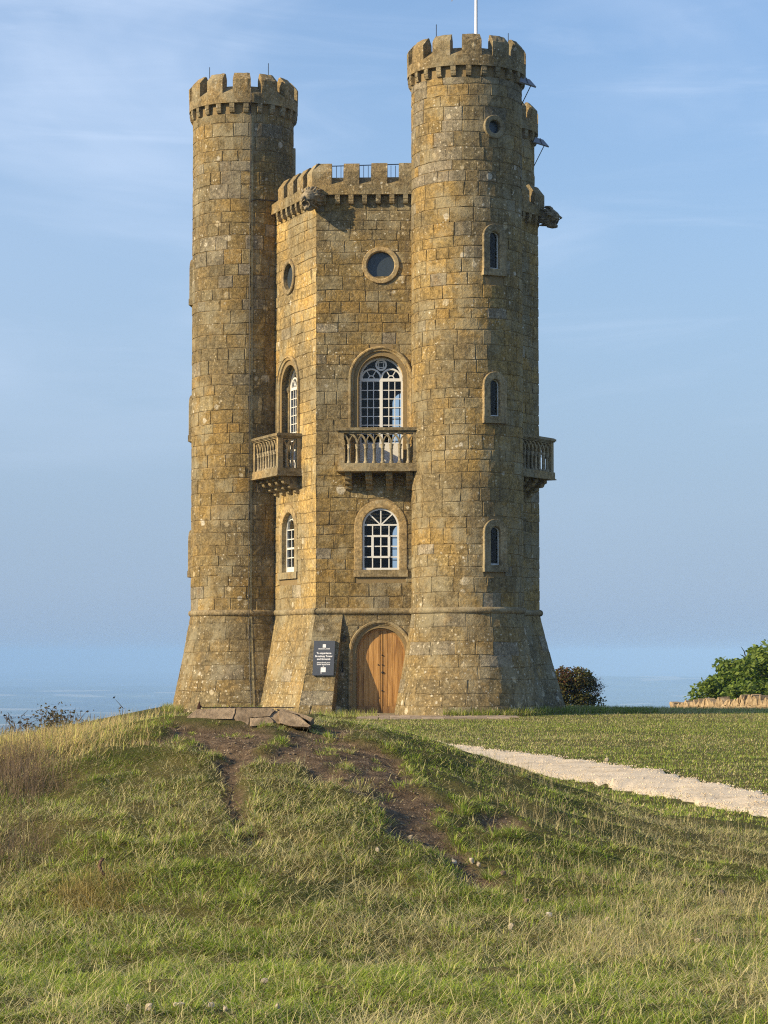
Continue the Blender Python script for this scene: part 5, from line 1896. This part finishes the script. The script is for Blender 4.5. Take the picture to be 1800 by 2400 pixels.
def slab_piece(poly, dep=.0, thick=.20, seed=1):
    rr = np.random.default_rng(seed)
    # densify the outline
    pts = []
    for (xa_, ya_), (xb_, yb_) in zip(poly, poly[1:] + poly[:1]):
        n = max(2, int(math.hypot(xb_ - xa_, yb_ - ya_) / 7))
        for k in range(n):
            f_ = k / n
            pts.append((xa_ + (xb_ - xa_) * f_ + rr.normal(0, .5), ya_ + (yb_ - ya_) * f_ + rr.normal(0, .45)))
    c_ = np.mean(pts, axis=0); k = len(pts)
    mid = [((x - c_[0]) * .972 + c_[0], (y - c_[1]) * .94 + c_[1]) for x, y in pts]
    front = [slab_pt(x, y, dep + .012) for x, y in pts]
    inn = [slab_pt(x, y, dep + rr.normal(-.006, .003)) for x, y in mid]
    inn2 = [slab_pt((x - c_[0]) * .45 + c_[0], (y - c_[1]) * .45 + c_[1], dep + rr.normal(-.01, .006)) for x, y in pts]
    back = [p + np.array((0, thick, -.05)) for p in front]
    V = front + inn + back
    f = []
    for j in range(k):
        n_ = (j + 1) % k
        f += [(j, n_, k + n_, k + j), (j, 2 * k + j, 2 * k + n_, n_)]
    f.append(tuple(range(k, 2 * k)))
    mb = MB(); mb.add(V, f)
    return mb.build('slab', M['slab'], outcrop)


slab_piece([(437, 1689), (462, 1661), (500, 1659), (640, 1659), (645, 1664), (660, 1662), (700, 1674), (722, 1696), (640, 1693), (560, 1696), (500, 1692)], .03, seed=9)
slab_piece([(431, 1690), (440, 1675), (462, 1659), (500, 1657), (553, 1655.5), (551, 1668), (546, 1682), (505, 1682), (494, 1693)], 0, seed=1)
slab_piece([(554, 1655.5), (600, 1656), (640, 1657), (645, 1662), (633, 1675), (584, 1679), (582, 1699), (560, 1697), (548, 1681), (552.5, 1668)], .004, seed=2)
slab_piece([(585.5, 1680), (633, 1676.5), (642, 1688), (640, 1694), (586, 1700)], .0, seed=5)
slab_piece([(507, 1684.5), (546, 1684), (557, 1699), (512, 1699)], .045, seed=6)
slab_piece([(653, 1663), (662, 1660), (700, 1674), (729, 1698), (724, 1702), (680, 1699), (655, 1692)], -.03, seed=7)
slab_piece([(650, 1659), (664, 1657), (715, 1672), (735, 1680), (728, 1690), (700, 1672)], .09, seed=8)
mb = MB()
d0 = slab_pt(468, 1654.5, .18); d1 = slab_pt(690, 1655.5, .18)
tube(mb, [d0, (d0 + d1) / 2 + np.array((0, 0, .001)), d1], .0045, 6)
rodo = mb.build('iron_rod', M['iron'], label='thin rusty iron rod lying along the top of the sandstone slabs', cat='rod')
mb = MB()
tube(mb, [d0 + np.array((-.008, 0, -.03)), d0 + np.array((-.004, 0, .015)), d0 + np.array((-.002, 0, .05))], np.array([.02, .014, .004]), 7)
tube(mb, [d0 + np.array((-.02, 0, .005)), d0 + np.array((.02, 0, .005))], .009, 6)
mb.build('end_bracket', simple('rusty iron', (.05, .025, .018), .8, .2), rodo)

# curved dead stick poking out of the grass
X0, Y0 = land(244, 2062, H=height)
z0_ = float(height(X0, Y0)); s_ = Y0 / F_PX
mb = MB()
sp = [(250, 2066), (247, 2052), (240, 2043), (236, 2032), (238, 2022), (244, 2015), (246, 2016)]
tube(mb, [(X0 + (x - 247) * s_, Y0 + .004 * i, z0_ + (2066 - y) * s_ - .01) for i, (x, y) in enumerate(sp)], np.array([.010, .011, .010, .012, .010, .008, .004]), 7)
mb.build('stick', rock_material('dead stick', (.05, .03, .025), (.19, .12, .085), 30), smooth=True, label='curved dead brown stick poking up from a straw tussock', cat='stick')
# straw tussock beside it
N = 2000
Xc, Yc = land(215, 2100, H=height)
Xp = Xc + rng.normal(0, .16, N); Yp = Yc + rng.normal(0, .25, N)
blades('straw_tussock', np.stack([Xp, Yp, height(Xp, Yp)], -1), rng.uniform(.07, .18, N), rng.uniform(.003, .005, N), rng.normal(3.6, 1.3, N), np.clip(rng.normal(.95, .35, N), 0, 1.5), np.array((.52, .41, .15)) * rng.uniform(.6, 1.15, N)[:, None], curl=rng.uniform(.2, .8, N), kind='stuff')


# ================================================================== drystone wall with upright cope stones
def wall_at(px_, Y):
    d = pix_ray(px_, 1650)
    return d[0] * Y


W0 = np.array((11.85, 96.0)); W1 = np.array((15.6, 86.0)); 
wlen = float(np.linalg.norm(W1 - W0)); wdir_ = (W1 - W0) / wlen; wn = np.array((wdir_[1], -wdir_[0]))
if wn[1] > 0: wn = -wn
drystone = empty('drystone_wall', (13.5, 91.0, -1.2), 'low golden drystone wall with jagged upright cope stones at the edge of the lawn', 'wall')


def wall_top(s):
    """height of the wall's last level course along its run"""
    f_ = s / wlen
    return np.interp(f_, [0, .35, 1], [-.46, -.30, -.06])


def wpt(s, n, z):
    xy = W0 + wdir_ * s + wn * n
    return np.array((xy[0], xy[1], z))


def wall_stone(name, s0, s1, n0, n1, z0, z1, tilt=0.0, seed=0, parent=drystone):
    rr = np.random.default_rng(seed)
    mb = MB()
    v = []
    zs_ = np.linspace(z0, z1, 4)
    for j, z in enumerate(zs_):
        k = [1, 1.05, .86, .38][j] if tilt is not None else 1
        cs = (s0 + s1) / 2; hw_ = (s1 - s0) / 2 * k
        sh = (tilt or 0) * (z - z0)
        for s_, n_ in ((-1, n0), (1, n0), (1, n1), (-1, n1)):
            v.append(wpt(cs + s_ * hw_ + sh + rr.normal(0, .012), n_ + rr.normal(0, .01), z + rr.normal(0, .012)))
    f = grid_faces(4, 4, True) + [(12, 13, 14, 15), (3, 2, 1, 0)]
    mb.add(v, f)
    mb.build(name, M['wall_rock'], parent)


mb = MB()
ss = np.linspace(0, wlen, 12)
rows = [[wpt(s, n_, z + wall_top(s)) for s in ss] for n_, z in ((.22, -1.2), (.20, -.02), (-.2, -.02), (-.22, -1.2))]
mb.add(np.concatenate(rows), grid_faces(12, 4)); mb.build('wall_core', M['wall_rock'], drystone)
s = 0.0; k = 0
while s < wlen:
    w_ = random.choice((.10, .13, .17, .24, .34)) * random.uniform(.8, 1.2)
    zt = wall_top(s)
    wall_stone('cope_stone', s, s + w_ * .92, -.2 + random.uniform(-.03, .03), .22 + random.uniform(-.03, .03), zt - .01, zt + random.uniform(.22, .46) * (.6 + .5 * s / wlen), random.choice((-.8, -.5, -.3, .4, .6, .75, .9, .1)), 300 + k)
    s += w_ * random.uniform(.85, 1.05); k += 1
for row in range(2):
    s = random.uniform(-.1, 0)
    while s < wlen:
        w_ = random.uniform(.18, .5)
        zt = wall_top(max(s, 0)) - row * .10
        wall_stone('stone', s + .008, s + w_ - .008, .0, .235 + random.uniform(0, .025), zt - .105, zt - .012, None, 500 + k)
        s += w_; k += 1


# ================================================================== shrubs and trees
def leaves(mb_list, P, size, tint, droop=.4):
    n = len(P)
    a = rng.random(n) * 2 * math.pi; el = rng.uniform(-.9, .5, n)
    d = np.stack([np.cos(a) * np.cos(el), np.sin(a) * np.cos(el), np.sin(el)], -1)
    r2 = rng.normal(size=(n, 3)); s = np.cross(d, r2); s /= np.linalg.norm(s, axis=1)[:, None] + 1e-9
    L = size[:, None]
    V = np.stack([P, P + d * L * .45 + s * L * .30, P + d * L, P + d * L * .45 - s * L * .30], 1)
    mb_list.append((V, tint))


def leaf_object(name, lst, parent, **props):
    V = np.concatenate([q[0] for q in lst]); T = np.concatenate([q[1] for q in lst]); n = len(V)
    me = bpy.data.meshes.new(name)
    org = np.array(WORLD_LOC[parent.name])
    me.vertices.add(n * 4); me.vertices.foreach_set('co', (V - org).reshape(-1))
    me.loops.add(n * 4); me.loops.foreach_set('vertex_index', np.arange(n * 4, dtype=np.int32))
    me.polygons.add(n); me.polygons.foreach_set('loop_start', np.arange(0, n * 4, 4, dtype=np.int32))
    me.update(calc_edges=True)
    c = np.ones((n, 4, 4), np.float32); c[:, :, :3] = T[:, None, :]
    me.color_attributes.new('tint', 'FLOAT_COLOR', 'POINT').data.foreach_set('color', c.ravel())
    me.materials.append(M['leaf'])
    o = bpy.data.objects.new(name, me); o.location = org; COL.objects.link(o); attach(o, parent)
    return set_props(o, **props)


def branch_tree(base, h, spread, seed, n_main=6, lean=(0, 0)):
    rr = np.random.default_rng(seed)
    mb = MB(); tips = []
    base = np.array(base, float)
    fork = base + np.array((lean[0] * .2, lean[1] * .2, h * .3))
    tube(mb, [base, (base + fork) / 2 + rr.normal(0, .03, 3), fork], np.array([.09, .075, .06]) * h / 3, 8)
    for k in range(n_main):
        q = k / n_main * 2 * math.pi + rr.uniform(-.4, .4)
        tip = fork + np.array((math.cos(q) * spread * rr.uniform(.5, 1) + lean[0], math.sin(q) * spread * rr.uniform(.5, 1) + lean[1], h * rr.uniform(.35, .68)))
        mid = (fork + tip) / 2 + rr.normal(0, .12, 3) * h / 3 + np.array((0, 0, .08 * h))
        tube(mb, [fork, mid, tip], np.array([.045, .03, .008]) * h / 3, 6)
        for j in range(7):
            f_ = rr.uniform(.3, 1); p0 = fork * (1 - f_) ** 2 + 2 * mid * f_ * (1 - f_) + tip * f_ ** 2
            p2 = p0 + rr.normal(0, 1, 3) * np.array((.28, .28, .22)) * h / 3 + np.array((lean[0] * .2, 0, .12 * h / 3))
            tube(mb, [p0, (p0 + p2) / 2 + rr.normal(0, .03, 3), p2], np.array([.016, .012, .004]) * h / 3, 5)
            tips.append(p2)
    return mb, np.array(tips)


# broadleaf tree behind the wall
tb = (16.6, 97.5, -3.2)
tree = empty('broadleaf_tree', tb, 'rounded bright green broadleaf tree rising behind the drystone wall', 'tree')
mb, tips = branch_tree(tb, 5.2, 2.0, 11, 8)
mb.build('trunk', M['bark'], tree)
lst = []
lumps = []
rr = np.random.default_rng(12)
TC = np.array((16.55, 97.5, -.42)); TR = np.array((3.75, 3.0, 2.62))
for k in range(120):
    q = rr.uniform(0, 2 * math.pi); ph = math.asin(rr.uniform(-.45, 1.0))
    c_ = TC + TR * np.array((math.cos(q) * math.cos(ph), math.sin(q) * math.cos(ph), math.sin(ph))) * rr.uniform(.70, .97)
    lumps.append((c_, rr.uniform(.32, .62)))
for c_, r_ in lumps:
    n = int(210 * r_ / .5)
    v = rng.normal(size=(n, 3)); v /= np.linalg.norm(v, axis=1)[:, None]
    P_ = c_ + v * r_ * (rng.random(n) ** .4)[:, None] * np.array((1, 1, .8))
    base_t = np.array((.13, .205, .036)) + rng.random((n, 1)) * np.array((.12, .12, .026))
    leaves(lst, P_, rng.uniform(.15, .25, n), base_t * rng.uniform(.75, 1.2, (n, 1)))
n = 15000
v = rng.normal(size=(n, 3)); v /= np.linalg.norm(v, axis=1)[:, None]
leaves(lst, TC + v * TR * .86 * (rng.random(n) ** .5)[:, None], rng.uniform(.16, .26, n), np.array((.14, .22, .03)) * rng.uniform(.7, 1.3, (n, 1)))
leaf_object('crown', lst, tree)

# hawthorn turning red, right of the tower foot
hb = (6.45, 80.6, float(height_smooth(6.45, 80.6)))
haw = empty('hawthorn_bush', hb, 'dark hawthorn bush turning red with bare twigs, beside the tower foot', 'bush')
mb, tips = branch_tree(hb, 1.55, .6, 21, 9, (.25, 0))
rr = np.random.default_rng(23)
for k in range(26):                              # bare twigs reaching right
    p0 = np.array(hb) + np.array((rr.uniform(.2, .75), rr.uniform(-.3, .3), rr.uniform(.35, 1.1)))
    ln = rr.uniform(.25, .6); q = rr.uniform(-.1, .9)
    p2 = p0 + np.array((ln * math.cos(q), rr.normal(0, .1), ln * math.sin(q)))
    tube(mb, [p0, (p0 + p2) / 2 + rr.normal(0, .03, 3), p2], np.array([.018, .012, .004]), 5)
    for j in range(3):
        f_ = rr.uniform(.4, 1); a_ = p0 + (p2 - p0) * f_
        tube(mb, [a_, a_ + np.array((rr.uniform(.03, .14), rr.normal(0, .04), rr.uniform(.02, .15)))], np.array([.008, .003]), 4)
    tips = np.vstack([tips, p2, p0 + (p2 - p0) * .7])
mb.build('stem', M['bark'], haw)
lst = []
n = 7500
c_ = np.array(hb) + np.array((-.04, 0, .80))
v = rng.normal(size=(n, 3)); v /= np.linalg.norm(v, axis=1)[:, None]
v = np.sign(v) * np.abs(v) ** .72
P_ = c_ + v * np.array((.86, .6, .82)) * (rng.random(n) ** .38)[:, None]
n2_ = 3200
v2_ = rng.normal(size=(n2_, 3)); v2_ /= np.linalg.norm(v2_, axis=1)[:, None]
lob = np.array([(-.55, -.1, .55, .55, .5, .75), (.55, 0, .38, .62, .5, .42), (.15, .1, 1.05, .5, .4, .55), (-.3, 0, 1.15, .42, .4, .50)])
li = rng.integers(0, 4, n2_)
P_ = np.concatenate([P_, np.array(hb) + lob[li, :3] + v2_ * lob[li, 3:] * (rng.random(n2_) ** .4)[:, None]])
P_ = P_[fnoise(P_[:, 0] * 5 + P_[:, 1] * 3, P_[:, 2] * 5, 7) > .33]
n = len(P_)
mixr = rng.random(n)[:, None]
up_f = sstep(P_[:, 2], hb[2] + .6, hb[2] + 1.4)[:, None]
tnt = np.where(mixr < .10 + .55 * up_f * sstep(P_[:, 0], hb[0] + .5, hb[0] - .3)[:, None], np.array((.165, .085, .038)), np.array((.125, .13, .038))) * rng.uniform(.6, 1.3, (n, 1))
leaves(lst, P_, rng.uniform(.06, .12, n), tnt)
tp = np.repeat(tips, 5, 0) + rng.normal(0, .05, (len(tips) * 5, 3))
leaves(lst, tp, rng.uniform(.035, .07, len(tp)), np.array((.13, .07, .03)) * rng.uniform(.5, 1.3, (len(tp), 1)))
leaf_object('foliage', lst, haw)


# thin dark shrubs against the vale on the left
def thin_shrub(px_, Y, zt_px, wd, seed, label, n_st, leafy, tn):
    d = pix_ray(px_, zt_px); X = d[0] * Y; ztop = EYE + d[2] * Y
    z0 = float(height_smooth(X, Y)) - .05
    o = empty('shrub', (X, Y, z0), label, 'shrub', 'twiggy shrubs on the skyline at the left')
    rr = np.random.default_rng(seed); mb = MB(); tips = []
    for k in range(n_st):
        b0 = np.array((X + rr.normal(0, wd * .35), Y + rr.normal(0, .2), z0))
        hgt = (ztop - z0) * rr.uniform(.55, 1.0)
        p2 = b0 + np.array((rr.normal(0, wd * .45), rr.normal(0, .15), hgt))
        mid = (b0 + p2) / 2 + rr.normal(0, .03, 3)
        tube(mb, [b0, mid, p2], np.array([.007, .005, .002]), 4)
        for j in range(5):
            f_ = rr.uniform(.4, 1); a_ = b0 + (p2 - b0) * f_
            e_ = a_ + np.array((rr.normal(0, .07), rr.normal(0, .05), rr.uniform(.02, .12)))
            tube(mb, [a_, e_], np.array([.004, .0015]), 4); tips.append(e_)
        tips.append(p2)
    mb.build('stem', M['bark'], o)
    tips = np.array(tips)
    if leafy:
        lst = []
        tp = np.repeat(tips, leafy, 0) + rng.normal(0, .03, (len(tips) * leafy, 3))
        leaves(lst, tp, rng.uniform(.02, .05, len(tp)), np.array(tn) * rng.uniform(.6, 1.3, (len(tp), 1)))
        leaf_object('foliage', lst, o)


thin_shrub(125, 24.0, 1666, .20, 31, 'dark leafy bramble clump standing on the skyline left of the tower', 26, 5, (.13, .11, .06))
thin_shrub(185, 24.4, 1660, .22, 32, 'spray of thin bare twigs just right of the leafy bramble', 30, 1, (.10, .07, .04))
thin_shrub(25, 24.2, 1668, .22, 33, 'thin bare stems at the far left end of the skyline', 26, 1, (.09, .07, .05))
thin_shrub(285, 24.0, 1655, .06, 34, 'tiny leafy sprig on the skyline nearest the tower', 7, 3, (.05, .045, .025))
